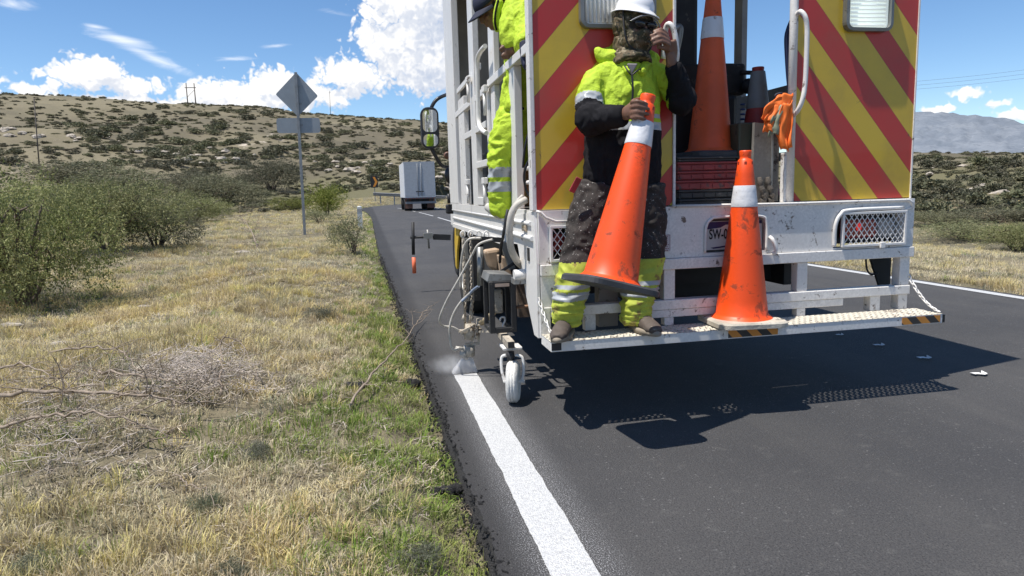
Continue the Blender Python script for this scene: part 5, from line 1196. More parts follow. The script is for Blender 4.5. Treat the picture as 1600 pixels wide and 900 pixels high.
    w_ = m_ + 1; pk.raw(vs, [(i * w_ + k, i * w_ + k + 1, (i + 1) * w_ + k + 1, (i + 1) * w_ + k) for i in range(5) for k in range(m_)], True)
    pko = pk.build('cap_peak', NAVY, W); pko.modifiers.new('s', 'SOLIDIFY').thickness = .004
    hr = MB(); hr.ell(P(0, .05, .0), (.074, .058, .055), HR.to_quaternion(), 16); hr.ell(P(.068, .0, .0), (.012, .02, .035), HR.to_quaternion(), 12); hr.ell(P(-.068, .0, .0), (.012, .02, .035), HR.to_quaternion(), 12); hr.build('hair', HAIR, W)
    ey = MB()
    for sg in (-1, 1): ey.ell(P(sg * .031, -.083, .003), (.010, .006, .005), HR.to_quaternion(), 10)
    ey.build('eyes', mat('dark_eyes', (.02, .015, .012), .2), W)
worker_leaning()

def driver():
    W = thing('person', 'driver with hi-vis sleeve whose elbow rests out of the cab window', 'person', (1.6, 8.7, .9))
    b = MB(); e = Vector(PY(699, 243, 8.7)); s = Vector((1.42, 8.95, 1.78)); h = Vector((1.45, 9.25, 1.62))
    b.tube([(1.62, 8.95, .95), (1.62, 8.98, 1.4), (1.62, 9.0, 1.8), (1.62, 9.0, 1.95)], [(.17, .12), (.17, .12), (.19, .12), (.06, .06)], 14, upv=(1, 0, 0))
    head_shape(b, (1.62, 9.02, 2.08), Euler((0, 0, math.pi)).to_matrix()); b.tube([s, e, h], [.055, .048, .03], 10); b.ell(h, (.045, .06, .03)); b.ell(e, (.05, .05, .05))
    organic('body', b, SKIN, W, .012, 3)
    j = MB(); j.tube([(1.62, 8.95, .95), (1.62, 8.98, 1.4), (1.62, 9.0, 1.8), (1.62, 9.0, 1.90)], [(.2, .15), (.2, .15), (.21, .15), (.09, .09)], 14, upv=(1, 0, 0)); j.tube([s, s.lerp(e, .78)], [.085, .085], 12)
    organic('hi_vis_jacket', j, HV, W, .014, 3, None, folds(.01, 9))
driver()
# ================================================================ PLANTS
NPR = np.random.default_rng(11)
def leaf_material(name, c1, c2, c3, trans=.25, vs=2.0):
    M = bpy.data.materials.new(name); M.use_nodes = True; t = NT(M.node_tree); b = t.n['Principled BSDF']
    g = t.add('ShaderNodeNewGeometry'); oi = t.add('ShaderNodeObjectInfo')
    rp = g.outputs['Random Per Island']
    c = t.mix(t.ramp(rp, .1, .75), c1, c2); c = t.mix(t.ramp(rp, .80, .92), c, c3)
    n = t.noise(g.outputs['Position'], vs, 3, .6); c = t.mix(t.m('MULTIPLY', t.ramp(n, .42, .66), .55), c, c3)
    hv = t.add('ShaderNodeHueSaturation', {'Hue': t.m('MULTIPLY_ADD', oi.outputs['Random'], .03, .485), 'Saturation': t.m('MULTIPLY_ADD', oi.outputs['Random'], .3, .85), 'Value': t.m('MULTIPLY_ADD', oi.outputs['Random'], .5, .75), 'Color': c})
    t.put(b.inputs['Base Color'], hv.outputs[0]); b.inputs['Roughness'].default_value = .65; b.inputs['Specular IOR Level'].default_value = .2
    tr = t.add('ShaderNodeBsdfTranslucent', {'Color': hv.outputs[0]}); mx = t.add('ShaderNodeMixShader', {0: trans, 1: b.outputs[0], 2: tr.outputs[0]})
    t.put(t.n['Material Output'].inputs[0], mx.outputs[0]); return M
def spray_mesh(name, mat_, nspray, per, leaf, slen, rx, rz, z0, lift=.35, seed=1, shell=.55, wid=.42, lumps=9):
    """crown of leafy sprays: irregular lobes, gaps between them"""
    g = np.random.default_rng(seed)
    lc = g.normal(size=(lumps, 3)); lc /= np.linalg.norm(lc, axis=1)[:, None]; lc[:, 2] = np.abs(lc[:, 2]) * .9 - .15
    lc *= g.uniform(.35, .78, (lumps, 1)); lr = g.uniform(.28, .52, lumps)
    k = g.integers(0, lumps, nspray); d = g.normal(size=(nspray, 3)); d /= np.linalg.norm(d, axis=1)[:, None]
    rad = lr[k] * (shell + (1 - shell) * g.random(nspray)) ** .6
    p = lc[k] + d * rad[:, None]; p[:, 2] = np.maximum(p[:, 2], -.45)
    out = p / (np.linalg.norm(p, axis=1)[:, None] + 1e-6)
    dr = out * .55 + d * .5 + np.array([0, 0, lift]) + g.normal(size=p.shape) * .45; dr /= np.linalg.norm(dr, axis=1)[:, None]
    t = np.linspace(0, 1, per)[None, :, None]
    q = p[:, None, :] + dr[:, None, :] * slen * t * g.uniform(.5, 1.3, (nspray, 1, 1)) + g.normal(size=(nspray, per, 3)) * leaf * .55
    q[..., 2] -= (t[..., 0] ** 2) * slen * .22
    q = q.reshape(-1, 3) * np.array([rx, rx, rz]) + np.array([0, 0, z0]); q[:, 2] = np.maximum(q[:, 2], .01)
    n = len(q); a = g.normal(size=(n, 3)) + np.repeat(dr, per, 0) * .8; a /= np.linalg.norm(a, axis=1)[:, None]
    b = np.cross(a, g.normal(size=(n, 3))); b /= np.linalg.norm(b, axis=1)[:, None]
    s = leaf * g.uniform(.55, 1.35, (n, 1)); a = a * s; b = b * s * wid
    V = np.stack([q - a, q + b, q + a, q - b], 1).reshape(-1, 3); Q = np.arange(4 * n).reshape(-1, 4)
    return np_mesh(name, V, Q, mat_)
def stems_mesh(name, mat_, n, h, spread, r, seed, kids=3):
    g = random.Random(seed); m = MB()
    for i in range(n):
        a = g.uniform(0, 6.28); d = spread * g.uniform(.3, 1); hh = h * g.uniform(.6, 1)
        P = [(.04 * math.cos(a), .04 * math.sin(a), -.05), (d * .4 * math.cos(a), d * .4 * math.sin(a), hh * .45), (d * math.cos(a + .3), d * math.sin(a + .3), hh)]
        P = arc_pts(P, 3); m.tube(P, [r * (1 - .75 * k / (len(P) - 1)) for k in range(len(P))], 5)
        for q in range(kids):
            s = P[g.randint(2, len(P) - 2)]; e = s + Vector((g.uniform(-.4, .4), g.uniform(-.4, .4), g.uniform(.1, .4))) * h * .6
            m.tube([s, (s + e) / 2 + Vector((g.uniform(-.05, .05), g.uniform(-.05, .05), .03)), e], [r * .5, r * .35, r * .15], 4)
    return m.mesh(name, mat_)
BARK = mat('dry_bark', (.13, .10, .075), .9, var=.3, vscale=14, bump=.5)
DEAD = mat('dead_wood', (.27, .215, .165), .85, var=.25, vscale=18, dirt=(.10, .07, .05), dirt_amt=.35, dscale=20, bump=.4)
L_GRN = leaf_material('thorn_shrub_leaf', (.14, .16, .058), (.23, .24, .105), (.31, .295, .15))
L_OLV = leaf_material('olive_shrub_leaf', (.115, .125, .068), (.18, .18, .105), (.25, .23, .145))
L_LIME = leaf_material('yellow_green_leaf', (.125, .155, .032), (.20, .215, .05), (.24, .23, .08))
L_GRY = leaf_material('grey_green_leaf', (.12, .135, .085), (.19, .20, .135), (.24, .235, .17))
L_SCR = leaf_material('scrub_leaf', (.095, .098, .058), (.145, .138, .085), (.19, .17, .11), .12)
L_HILL = leaf_material('hill_shrub_leaf', (.088, .096, .056), (.140, .142, .084), (.19, .172, .11), .15)
CR = {'near': [spray_mesh('crown', L_GRN, 3800, 9, .016, .19, 1.0, .85, .47, seed=s, lumps=17) for s in (1, 2)],
      'olive': [spray_mesh('crown', L_OLV, 1900, 8, .021, .22, 1.0, .8, .43, seed=s, lumps=14) for s in (3, 4)],
      'lime': [spray_mesh('crown', L_LIME, 1100, 8, .030, .26, 1.0, .9, .5, lift=.6, seed=5, lumps=12)],
      'weed': [spray_mesh('crown', L_OLV, 620, 9, .024, .34, 1.0, .85, .45, lift=.8, seed=6, shell=.2)],
      'herb': [spray_mesh('crown', L_GRY, 520, 9, .055, .30, 1.0, .9, .40, lift=.8, seed=s, wid=.16, shell=.3) for s in (7, 8)],
      'hill': [spray_mesh('crown', L_HILL, 130, 5, .13, .30, 1.0, .62, .32, seed=s, lumps=7) for s in (11, 12, 13, 14)]}
ST = {k: stems_mesh('stems', BARK, n, h, sp, r, sd) for k, n, h, sp, r, sd in (('near', 9, 1.0, .7, .035, 1), ('olive', 8, .9, .6, .03, 2), ('lime', 8, .9, .5, .03, 3), ('weed', 12, 1.0, .6, .018, 4), ('herb', 8, .5, .4, .015, 5))}
def shrub(kind, x, y, w, h, label, cat='shrub', name='shrub', group=None, rz=0.0, v=0, z=None):
    z = gz(x, y) if z is None else z
    t = thing(name, label, cat, (x, y, z - .02), group)
    for nm, me in (('crown', CR[kind][v % len(CR[kind])]), ('stems', ST.get(kind))):
        if me is None: continue
        o = bpy.data.objects.new(nm, me); COL.objects.link(o); o.parent = t; o.scale = (w, w, h); o.rotation_euler = (0, 0, rz)
    return t
def atpix(px, py, r=None):
    """ground point seen at a pixel of the photograph"""
    d = ray(px, py); d = d / math.hypot(d[0], d[1]); lo = .5
    f = lambda s: CAM[2] + d[2] * s - gz(d[0] * s, d[1] * s)
    s = .6
    while s < 420:
        s2 = s * 1.03
        if f(s2) <= 0:
            for _ in range(14):
                m_ = (s + s2) / 2
                if f(m_) > 0: s = m_
                else: s2 = m_
            return d[0] * s, d[1] * s, s
        s = s2
    return d[0] * 330, d[1] * 330, 330
def near(kind, px, py, wpx, hpx, label, v=0, rz=0, cat='shrub', name='shrub'):
    x, y, s = atpix(px, py); k = s * math.hypot(px - 800, py - 450, FPX) / FPX if False else s
    c = FPX / max(np.dot(np.linalg.inv(RC) @ (np.array([x, y, 0]) - CAM), [0, 0, 1]), .5)
    return shrub(kind, x, y, wpx / 2 / c / .95, hpx / c / 1.32, label, cat, name, rz=rz, v=v)
near('near', 40, 478, 250, 225, 'big dense green thorn shrub at the left edge with a dark open base', 0, .4)
near('near', -70, 470, 260, 200, 'green thorn shrub cut off by the left edge of the view', 1, 1.4)
near('near', 168, 392, 200, 130, 'broad green shrub right behind the big left one', 1, 2.2)
near('olive', 245, 388, 130, 88, 'greyish round shrub with a dark gap beside it at the end of the thicket', 0, .3)
near('near', 300, 350, 130, 52, 'green shrub filling the gap between the left thicket and the mid distance bushes', 0, 5.0)
near('olive', 130, 300, 220, 50, 'greyish low bushes behind the left thicket, farthest of them', 1, 2.6)
near('near', 60, 345, 260, 66, 'wide yellow green shrub filling the back of the left thicket', 0, 3.2)
near('olive', 180, 332, 200, 72, 'olive shrub behind the thicket on the left', 1, 4.2)
near('olive', 345, 322, 150, 52, 'low dark olive shrub left of the road sign, in mid distance', 1, 1.2)
near('olive', 300, 300, 130, 40, 'low olive bush behind the mid distance shrubs', 0, 2.0)
near('olive', 425, 298, 100, 62, 'pale feathery shrub just left of the sign post, far off', 0, 2.8)
near('lime', 512, 337, 72, 52, 'bright yellow green bush between the sign post and the white marker post', 0, .6)
near('weed', 553, 398, 84, 70, 'dark straggly weed bush at the road edge below the marker post', 0, .9)
near('weed', 500, 350, 60, 26, 'low weedy clump just right of the sign post', 0, 2.3)
near('lime', 450, 330, 60, 24, 'small yellowish clump at the foot of the lime bush', 0, 2.6)
near('olive', 1500, 372, 150, 34, 'low olive bush beyond the right edge line, nearest the truck', 0, 1.1)
near('near', 1590, 392, 130, 52, 'green bush at the right edge of the view beyond the line', 1, 2.1)
near('olive', 1460, 352, 110, 24, 'flat olive bush right of the truck, farther from the road', 1, .7)
near('olive', 1560, 346, 140, 26, 'flat grey olive bush at the right edge, farther out', 0, 3.0)
near('herb', 58, 893, 84, 50, 'grey green herb cushion in the bottom left corner', 0, .3, 'plant', 'herb_cushion')
near('herb', 366, 902, 66, 46, 'dark grey herb cushion at the bottom edge', 1, 1.3, 'plant', 'herb_cushion')
near('herb', 324, 798, 56, 50, 'pale grey green herb cushion in dry grass below the fallen branches', 0, 2.0, 'plant', 'herb_cushion')
near('herb', 648, 884, 88, 50, 'grey herb cushion near the road edge at the bottom', 1, 2.6, 'plant', 'herb_cushion')
near('herb', 398, 716, 60, 40, 'grey green herb cushion right of the lower fallen branch', 0, 3.3, 'plant', 'herb_cushion')
near('herb', 505, 495, 60, 26, 'low grey herb between the dry slope and the road', 1, .5, 'plant', 'herb_cushion')
near('herb', 590, 800, 40, 24, 'tiny grey herb among green blades beside the road', 0, 4.0, 'plant', 'herb_cushion')
# shrubs scattered over the hillside
hill = []; tries = 0; g = random.Random(21)
HL = 'dark shrub dotted over the dry hillside'
while len(hill) < 285 and tries < 9000:
    tries += 1
    px = g.uniform(-60, 760) if len(hill) < 225 else g.uniform(1405, 1640)
    if len(hill) < 225: py = g.triangular(150, 312, 240)
    else: py = g.uniform(246, 340)
    x, y, s = atpix(px, py)
    if s < 45 or s > 329: continue
    nn = mnoise.noise(Vector((x * .03, y * .02, 5))) + .25 * mnoise.noise(Vector((x * .1, y * .1, 2)))
    if nn < g.uniform(-.55, .2): continue
    if y < 150 and -4 < x < 14 and s < 100: continue
    hill.append((x, y, s))
for i, (x, y, s) in enumerate(hill):
    w = g.uniform(.55, 1.35) * (1 + s / 420); o = bpy.data.objects.new('hill_shrub', CR['hill'][i % 4]); COL.objects.link(o)
    o.location = (x, y, gz(x, y) - .1); o.scale = (w * g.uniform(1, 1.8), w, w * g.uniform(.75, 1.1)); o.rotation_euler = (0, 0, g.uniform(-.5, .5))
    px_, py_ = (RC.T @ (np.array([x, y, 2]) - CAM))[:2] / (RC.T @ (np.array([x, y, 2]) - CAM))[2] * FPX
    if px_ > 400: lb, gr = 'low dark shrub on the dry flat to the right of the truck', 'shrubs on the flat right of the truck'
    elif s > 240: lb, gr = 'small dark shrub near the crest of the dry hill', 'shrubs near the hill crest'
    elif s > 130: lb, gr = 'dark shrub halfway up the dry hillside', 'shrubs on the middle of the hillside'
    else: lb, gr = 'dark shrub at the foot of the dry hillside', 'shrubs at the foot of the hillside'
    tag(o, lb, 'shrub', gr)
# pale rocks in the gully at the foot of the slope
def rock_mesh(seed, mt=None):
    g2 = np.random.default_rng(seed); m = MB(); m.ell((0, 0, 0), (1, 1, .6), n=10); V = np.array(m.v)
    V = np.array([v * (1 + .7 * mnoise.noise(Vector(v) * 1.5 + Vector((seed * 7.0, 0, 0)))) for v in V])
    me = bpy.data.meshes.new('rock'); me.from_pydata([tuple(v) for v in V], [], m.f); me.materials.append(mt or mat('pale_limestone', (.36, .315, .26), .9, var=.3, vscale=2, bump=.6, bscale=8)); return me
RK = [rock_mesh(s) for s in (1, 2, 3)]
for i in range(95):
    a, b_ = g.choice([((10, 205), (40, 14)), ((235, 238), (50, 10)), ((330, 243), (60, 12)), ((370, 250), (40, 8)), ((500, 258), (60, 12)), ((600, 262), (70, 12)), ((685, 280), (30, 16)), ((120, 215), (80, 8)), ((1500, 262), (80, 14)), ((1560, 300), (60, 14))])
    x, y, s = atpix(a[0] + g.gauss(0, b_[0] * .5), a[1] + g.gauss(0, b_[1] * .5))
    if s < 50 or (s < 100 and -4 < x < 12): continue
    o = bpy.data.objects.new('rock', RK[i % 3]); COL.objects.link(o); w = g.uniform(.3, .95) * (.6 + s / 300); o.location = (x, y, gz(x, y)); o.scale = (w * g.uniform(.9, 1.4), w, w * g.uniform(.7, 1.2)); o.rotation_euler = (0, 0, g.uniform(0, 3))
    tag(o, 'pale limestone rock showing in the dry hillside', 'rock', 'limestone rocks on the hillside')

# ---------------------------------------------------------------- grass, as instanced tufts
def blade_mesh(name, m, n, h, spread, w, seed, curl=.5, clump=.5):
    g2 = np.random.default_rng(seed); V = []; Q = []
    for i in range(n):
        a = g2.uniform(0, 6.28); r = spread * math.sqrt(g2.random()) * clump; b = np.array([r * math.cos(a), r * math.sin(a), -.01])
        la = a + g2.normal() * .9; lean = g2.uniform(.05, 1) * curl; H = h * g2.uniform(.45, 1.1); d = np.array([math.cos(la), math.sin(la), 0]); s = np.array([-d[1], d[0], 0]) * w * g2.uniform(.6, 1.3)
        p0 = b; p1 = b + d * lean * H * .35 + np.array([0, 0, H * .55]); p2 = b + d * lean * H * 1.0 + np.array([0, 0, H * (1 - .35 * lean)])
        k = len(V); V += [p0 - s, p0 + s, p1 - s * .8, p1 + s * .8, p2 - s * .15, p2 + s * .15]; Q += [(k, k + 1, k + 3, k + 2), (k + 2, k + 3, k + 5, k + 4)]
    return np_mesh(name, np.array(V), np.array(Q), m)
def grass_material(name, c1, c2, c3, trans=.3):
    return leaf_material(name, c1, c2, c3, trans, 1.2)
G_DRY = grass_material('straw_grass', (.58, .495, .335), (.68, .60, .43), (.48, .42, .26)); G_GRN = grass_material('green_grass', (.16, .235, .05), (.25, .315, .085), (.38, .37, .14))
G_GOLD = grass_material('golden_grass', (.61, .485, .25), (.68, .56, .33), (.48, .43, .21)); G_GRY = grass_material('grey_weed', (.29, .285, .20), (.40, .385, .28), (.46, .40, .29)); G_LIT = grass_material('dead_litter', (.33, .275, .21), (.52, .46, .38), (.18, .14, .10), .05)
def litter_mesh(m, seed):
    g2 = random.Random(seed); q = MB()
    for i in range(16):
        a = g2.uniform(0, 6.28); l = g2.uniform(.02, .075); c = Vector((g2.gauss(0, .06), g2.gauss(0, .06), g2.uniform(.003, .035))); d = Vector((math.cos(a), math.sin(a), g2.uniform(-.35, .35))) * l
        s = Vector((-d.y, d.x, g2.uniform(-.02, .02))).normalized() * g2.uniform(.0016, .0036); k = d.cross(s) * .4
        q.raw([c - d - s, c - d + s, c + k + s, c + k - s, c + d + s * .3, c + d - s * .3], [(0, 1, 2, 3), (3, 2, 4, 5)])
    return q.mesh('litter', m)
def instancer(name, meshes, pts, rots, scl, label, cat):
    """one object of many copies: points carrying rotation and scale, a tuft set on each"""
    me = bpy.data.meshes.new(name); n = len(pts); me.vertices.add(n); me.vertices.foreach_set('co', np.asarray(pts, np.float32).ravel())
    for nm, typ, dat, key in (('rot', 'FLOAT_VECTOR', rots, 'vector'), ('scl', 'FLOAT_VECTOR', scl, 'vector'), ('idx', 'INT', NPR.integers(0, len(meshes), n), 'value')):
        at = me.attributes.new(nm, typ, 'POINT'); at.data.foreach_set(key, np.asarray(dat, np.float32 if typ != 'INT' else np.int32).ravel())
    o = bpy.data.objects.new(name, me); COL.objects.link(o); tag(o, label, cat, kind='stuff')
    ng = bpy.data.node_groups.new(name + '_nodes', 'GeometryNodeTree'); ng.interface.new_socket('Geometry', in_out='INPUT', socket_type='NodeSocketGeometry'); ng.interface.new_socket('Geometry', in_out='OUTPUT', socket_type='NodeSocketGeometry')
    N = ng.nodes; Lk = ng.links; gi = N.new('NodeGroupInput'); go = N.new('NodeGroupOutput'); ip = N.new('GeometryNodeInstanceOnPoints'); ip.inputs['Pick Instance'].default_value = True
    gti = N.new('GeometryNodeGeometryToInstance')
    for me_ in reversed(meshes):
        so_ = bpy.data.objects.new(name + '_source', me_); oi = N.new('GeometryNodeObjectInfo'); oi.inputs['Object'].default_value = so_; Lk.new(oi.outputs['Geometry'], gti.inputs[0])
    def attr(nm, typ):
        a = N.new('GeometryNodeInputNamedAttribute'); a.data_type = typ; a.inputs['Name'].default_value = nm; return a.outputs['Attribute']
    Lk.new(gi.outputs[0], ip.inputs['Points']); Lk.new(gti.outputs[0], ip.inputs['Instance']); Lk.new(attr('rot', 'FLOAT_VECTOR'), ip.inputs['Rotation']); Lk.new(attr('scl', 'FLOAT_VECTOR'), ip.inputs['Scale']); Lk.new(attr('idx', 'INT'), ip.inputs['Instance Index']); Lk.new(ip.outputs[0], go.inputs[0])
    md = o.modifiers.new('tufts', 'NODES'); md.node_group = ng; return o
def pnoise(P, s, seed): return np.array([mnoise.fractal(Vector((x * s + seed, y * s, seed)), .6, 2.0, 3) for x, y in P])
def blob(P, px, py, rx, ry):
    x, y, _ = atpix(px, py); return np.exp(-(((P[:, 0] - x) / rx) ** 2 + ((P[:, 1] - y) / ry) ** 2))
def scatter():
    P = []
    for r0, r1, dens, a0, a1 in ((1.2, 3.2, 520, -52, 12), (3.2, 6, 300, -50, 8), (6, 11, 125, -46, 6), (11, 20, 46, -44, 4), (20, 42, 17, -42, 3), (42, 100, 4.0, -40, 12), (6.5, 14, 60, 26, 64), (14, 40, 14, 10, 60), (40, 90, 2.2, 26, 56)):
        area = .5 * (r1 ** 2 - r0 ** 2) * R_(a1 - a0); n = int(area * dens); r = np.sqrt(NPR.uniform(r0 * r0, r1 * r1, n)); a = R_(1) * NPR.uniform(a0, a1, n)
        P.append(np.stack([np.sin(a) * r, np.cos(a) * r], 1))
    P = np.concatenate(P); rc = np.where(P[:, 1] < 66, road_cx(np.minimum(P[:, 1], 66)), 0)
    jag = .05 * np.array([mnoise.noise(Vector((y * 1.7, 4, 0))) for y in P[:, 1]])
    r = np.hypot(P[:, 0], P[:, 1])
    xs = P[:, 0] - rc
    ccx = float(road_cx(66)) + 78.4
    xs = np.where(P[:, 1] > 66, 78.4 - np.hypot(P[:, 0] - ccx, P[:, 1] - 66), xs)
    ok = (xs < edge_x(P[:, 1]) - .045 + jag) | (xs > 6.58 + .4 * np.abs(jag))
    return P[ok], xs[ok], r[ok]
P, xs, r = scatter()
n1 = pnoise(P, .55, 2.0); n2 = pnoise(P, 1.6, 5.0); n3 = pnoise(P, .13, 8.0)
edge = np.clip(1 - np.abs(xs - .3) / .85, 0, 1) * (xs < 1)
bare = blob(P, 320, 592, .55, .32) + .5 * blob(P, 400, 600, .4, .3) + .8 * blob(P, 190, 720, .35, .25) + .25 * blob(P, 590, 700, .2, .3) + .25 * blob(P, 640, 740, .2, .2) + .5 * blob(P, 420, 440, 1.2, 1.6) + .4 * blob(P, 540, 420, .6, 1.2)
green = edge * 1.75 + 1.1 * blob(P, 200, 690, 1.1, .38) + .6 * blob(P, 560, 620, .5, .6) + .5 * blob(P, 130, 480, 2.5, .8) + .45 * n2 + .35 * n1 - .12
gold = .42 + .6 * blob(P, 320, 470, 2.2, 2.2) + .35 * blob(P, 200, 850, .9, .4) + .5 * n1 - .25 * n2
gry = .26 + .45 * n2 - .3 * n1 + .5 * bare + .3 * blob(P, 330, 560, 1.0, .5)
dry = .55 - .3 * n1 + .25 * n3
S = np.stack([dry, green, gold, gry], 1) + NPR.gumbel(size=(len(P), 4)) * .22
kind = S.argmax(1); keep = NPR.random(len(P)) > np.clip(bare * .85 + .25 * (n2 > .16), 0, .9)
z = ground_z(P[:, 0], P[:, 1])
rot = np.stack([NPR.normal(0, .12, len(P)), NPR.normal(0, .12, len(P)), NPR.uniform(0, 6.28, len(P))], 1)
grow = np.interp(r, [1, 4, 10, 25, 60, 100], [.80, .95, 1.35, 2.1, 3.4, 4.6])
hgt = np.interp(r, [1, 4, 10, 25, 60, 100], [.85, .95, 1.15, 1.5, 2.0, 2.6]) * (1 - .45 * edge) * (1 + .5 * n1) * NPR.uniform(.6, 1.35, len(P))
scl = np.stack([grow, grow, np.clip(hgt, .3, 6)], 1)
P3_ = np.concatenate([P, z[:, None]], 1)
defs = [('straw_grass', G_DRY, 'dry straw coloured grass on the verge', .075, .0022, .9), ('green_grass', G_GRN, 'short green grass along the road edge', .085, .0022, .8), ('golden_grass', G_GOLD, 'golden yellow grass over the slope beside the road', .09, .0020, .75), ('grey_weeds', G_GRY, 'greyish low weeds between the grasses', .06, .003, 1.0)]
for k, (nm, m, lb, h, w, cu) in enumerate(defs):
    sel = (kind == k) & keep
    ms = [blade_mesh(nm, m, 34, h, .075, w, 30 + k * 5 + i, cu, 1.0 if k != 2 else .7) for i in range(4)]
    instancer(nm, ms, P3_[sel], rot[sel], scl[sel], lb, 'grass')
sel = (r < 14) & (NPR.random(len(P)) < np.clip(.10 + bare * .75, 0, 1)); 
sc_l = np.repeat((grow * NPR.uniform(.35, .72, len(P)))[:, None], 3, 1)
instancer('dead_litter', [litter_mesh(G_LIT, s) for s in range(4)], P3_[sel] + np.array([0, 0, .004]), rot[sel], sc_l[sel], 'dead stalks and plant litter on the bare soil', 'plant litter')

# crumbs of asphalt along the ragged road edge
n = 2600; ye = NPR.uniform(1.4, 14, n) ** 1.0; xe = edge_x(ye) + NPR.normal(-.025, .03, n)
instancer('asphalt_crumbs', [rock_mesh(s, mat('asphalt_lump', (.022, .021, .021), .9, var=.3, vscale=40, bump=.8, bscale=160)) for s in (4, 5, 6)], np.stack([xe, ye, np.where(xe < edge_x(ye) - .02, ground_z(xe, ye) * .5, 0.0)], 1), np.stack([NPR.uniform(0, 6, n)] * 3, 1), np.repeat(NPR.uniform(.0025, .0085, (n, 1)) * NPR.uniform(.5, 1.3, (n, 1)), 3, 1), 'black crumbs of asphalt along the ragged road edge', 'asphalt crumbs')

# small scrub between the shrubs, too much to count
def hill_scrub():
    n = 19000; a = NPR.uniform(R_(-42), R_(60), n); rr_ = np.exp(NPR.uniform(math.log(62), math.log(328), n)); x = np.sin(a) * rr_; y = np.cos(a) * rr_
    nn = np.array([mnoise.noise(Vector((u * .035, v * .025, 5))) + .4 * mnoise.noise(Vector((u * .12, v * .12, 2))) for u, v in zip(x, y)])
    ok = (nn > NPR.uniform(-.8, .25, n)) & ~((rr_ < 110) & (x > -6) & (x < 30)); x, y, rr_ = x[ok], y[ok], rr_[ok]; k = len(x); w = NPR.uniform(.2, .62, k) * (.7 + rr_ / 300)
    instancer('hill_scrub', [spray_mesh('scrub', L_SCR, 110, 5, .14, .30, 1.0, .62, .30, seed=40 + i, lumps=6) for i in range(4)], np.stack([x, y, ground_z(x, y) - .05], 1), np.stack([np.zeros(k), np.zeros(k), NPR.uniform(0, 6.28, k)], 1), np.stack([w * NPR.uniform(1, 1.8, k), w, w * NPR.uniform(.5, 1, k)], 1), 'low scrub and weeds covering the dry hillside', 'scrub')
hill_scrub()

# ---------------------------------------------------------------- fallen branches and brush
def branch(label, pts, r0, zoff, seed, ntw=14, tl=.22, name='fallen_branch'):
    gg = random.Random(seed); W = []
    for px, py, h in pts:
        x, y, _ = atpix(px, py + 2); W.append(Vector((x, y, gz(x, y) + zoff + h)))
    t = thing(name, label, 'branch', W[0]); p = arc_pts(W, 6); n = len(p)
    p = [q + Vector((gg.gauss(0, .006), gg.gauss(0, .006), gg.gauss(0, .006))) for q in p]
    MB().tube(p, [r0 * (1 - .7 * i / (n - 1)) for i in range(n)], 7).build('limb', DEAD, t)
    for k in range(ntw):
        i = gg.randint(1, n - 1); a = gg.uniform(0, 6.28); l = tl * gg.uniform(.35, 1.1); d = Vector((math.cos(a), math.sin(a) * .7, gg.uniform(-.15, .75))).normalized()
        q = [p[i]]; 
        for s in range(5): d = (d + Vector((gg.gauss(0, .25), gg.gauss(0, .25), gg.gauss(0, .2)))).normalized(); q.append(q[-1] + d * l / 5)
        rr2 = r0 * .32; m = MB().tube(q, [rr2 * (1 - .7 * s / 5) for s in range(6)], 4)
        for s in (2, 3, 4):
            e = q[s] + Vector((gg.gauss(0, 1), gg.gauss(0, 1), gg.gauss(.2, .6))).normalized() * l * .35; m.tube([q[s], (q[s] + e) / 2 + Vector((0, 0, .006)), e], [rr2 * .5, rr2 * .4, rr2 * .2], 3)
        m.build('twig', DEAD, t)
    return t
branch('long straight fallen branch lying across the left verge, upper of two', [(-40, 642, 0), (60, 643, .02), (150, 648, .03), (240, 650, .02), (305, 657, 0)], .0125, .085, 1, 26, .30)
branch('curved fallen branch below the long straight one', [(0, 692, .0), (60, 688, .03), (130, 685, .05), (200, 693, .04), (268, 711, .01)], .0085, .08, 2, 24, .26)
branch('thin pale branch arching over the brush pile from the upper left', [(80, 566, .0), (140, 575, .06), (190, 590, .08), (225, 612, .04)], .007, .08, 3, 20, .28)
branch('dark curled dead stem on the right end of the brush pile', [(345, 625, .0), (348, 600, .10), (355, 585, .19), (385, 592, .16), (408, 620, .05)], .006, .03, 4, 16, .22)
branch('grey dead branch crossing the brush pile', [(160, 600, .02), (220, 618, .05), (280, 628, .04), (330, 640, .0)], .007, .06, 5, 24, .28)
branch('slender branch leaning from the grass out over the asphalt edge', [(548, 642, .0), (590, 600, .05), (625, 567, .08), (652, 530, .10), (662, 515, .12)], .0075, .05, 6, 16, .22)
branch('bare dead shrub standing left of the sign post', [(402, 388, 0), (398, 384, .25), (388, 380, .55), (376, 378, .75)], .018, .0, 7, 26, .75, 'dead_shrub')
branch('twisted dry twigs lying at the left edge under the big shrub', [(-20, 600, .0), (30, 610, .08), (70, 622, .08), (120, 632, .02)], .0075, .07, 8, 26, .30)
branch('thin dry stick on the bottom grass pointing at the road', [(278, 765, .0), (300, 785, .02), (325, 800, .02), (350, 822, .0)], .003, .06, 9, 2, .08)
branch('small dry stick by the asphalt near the bottom', [(708, 800, 0), (725, 806, .01), (742, 816, .01)], .004, .02, 10, 3, .06)
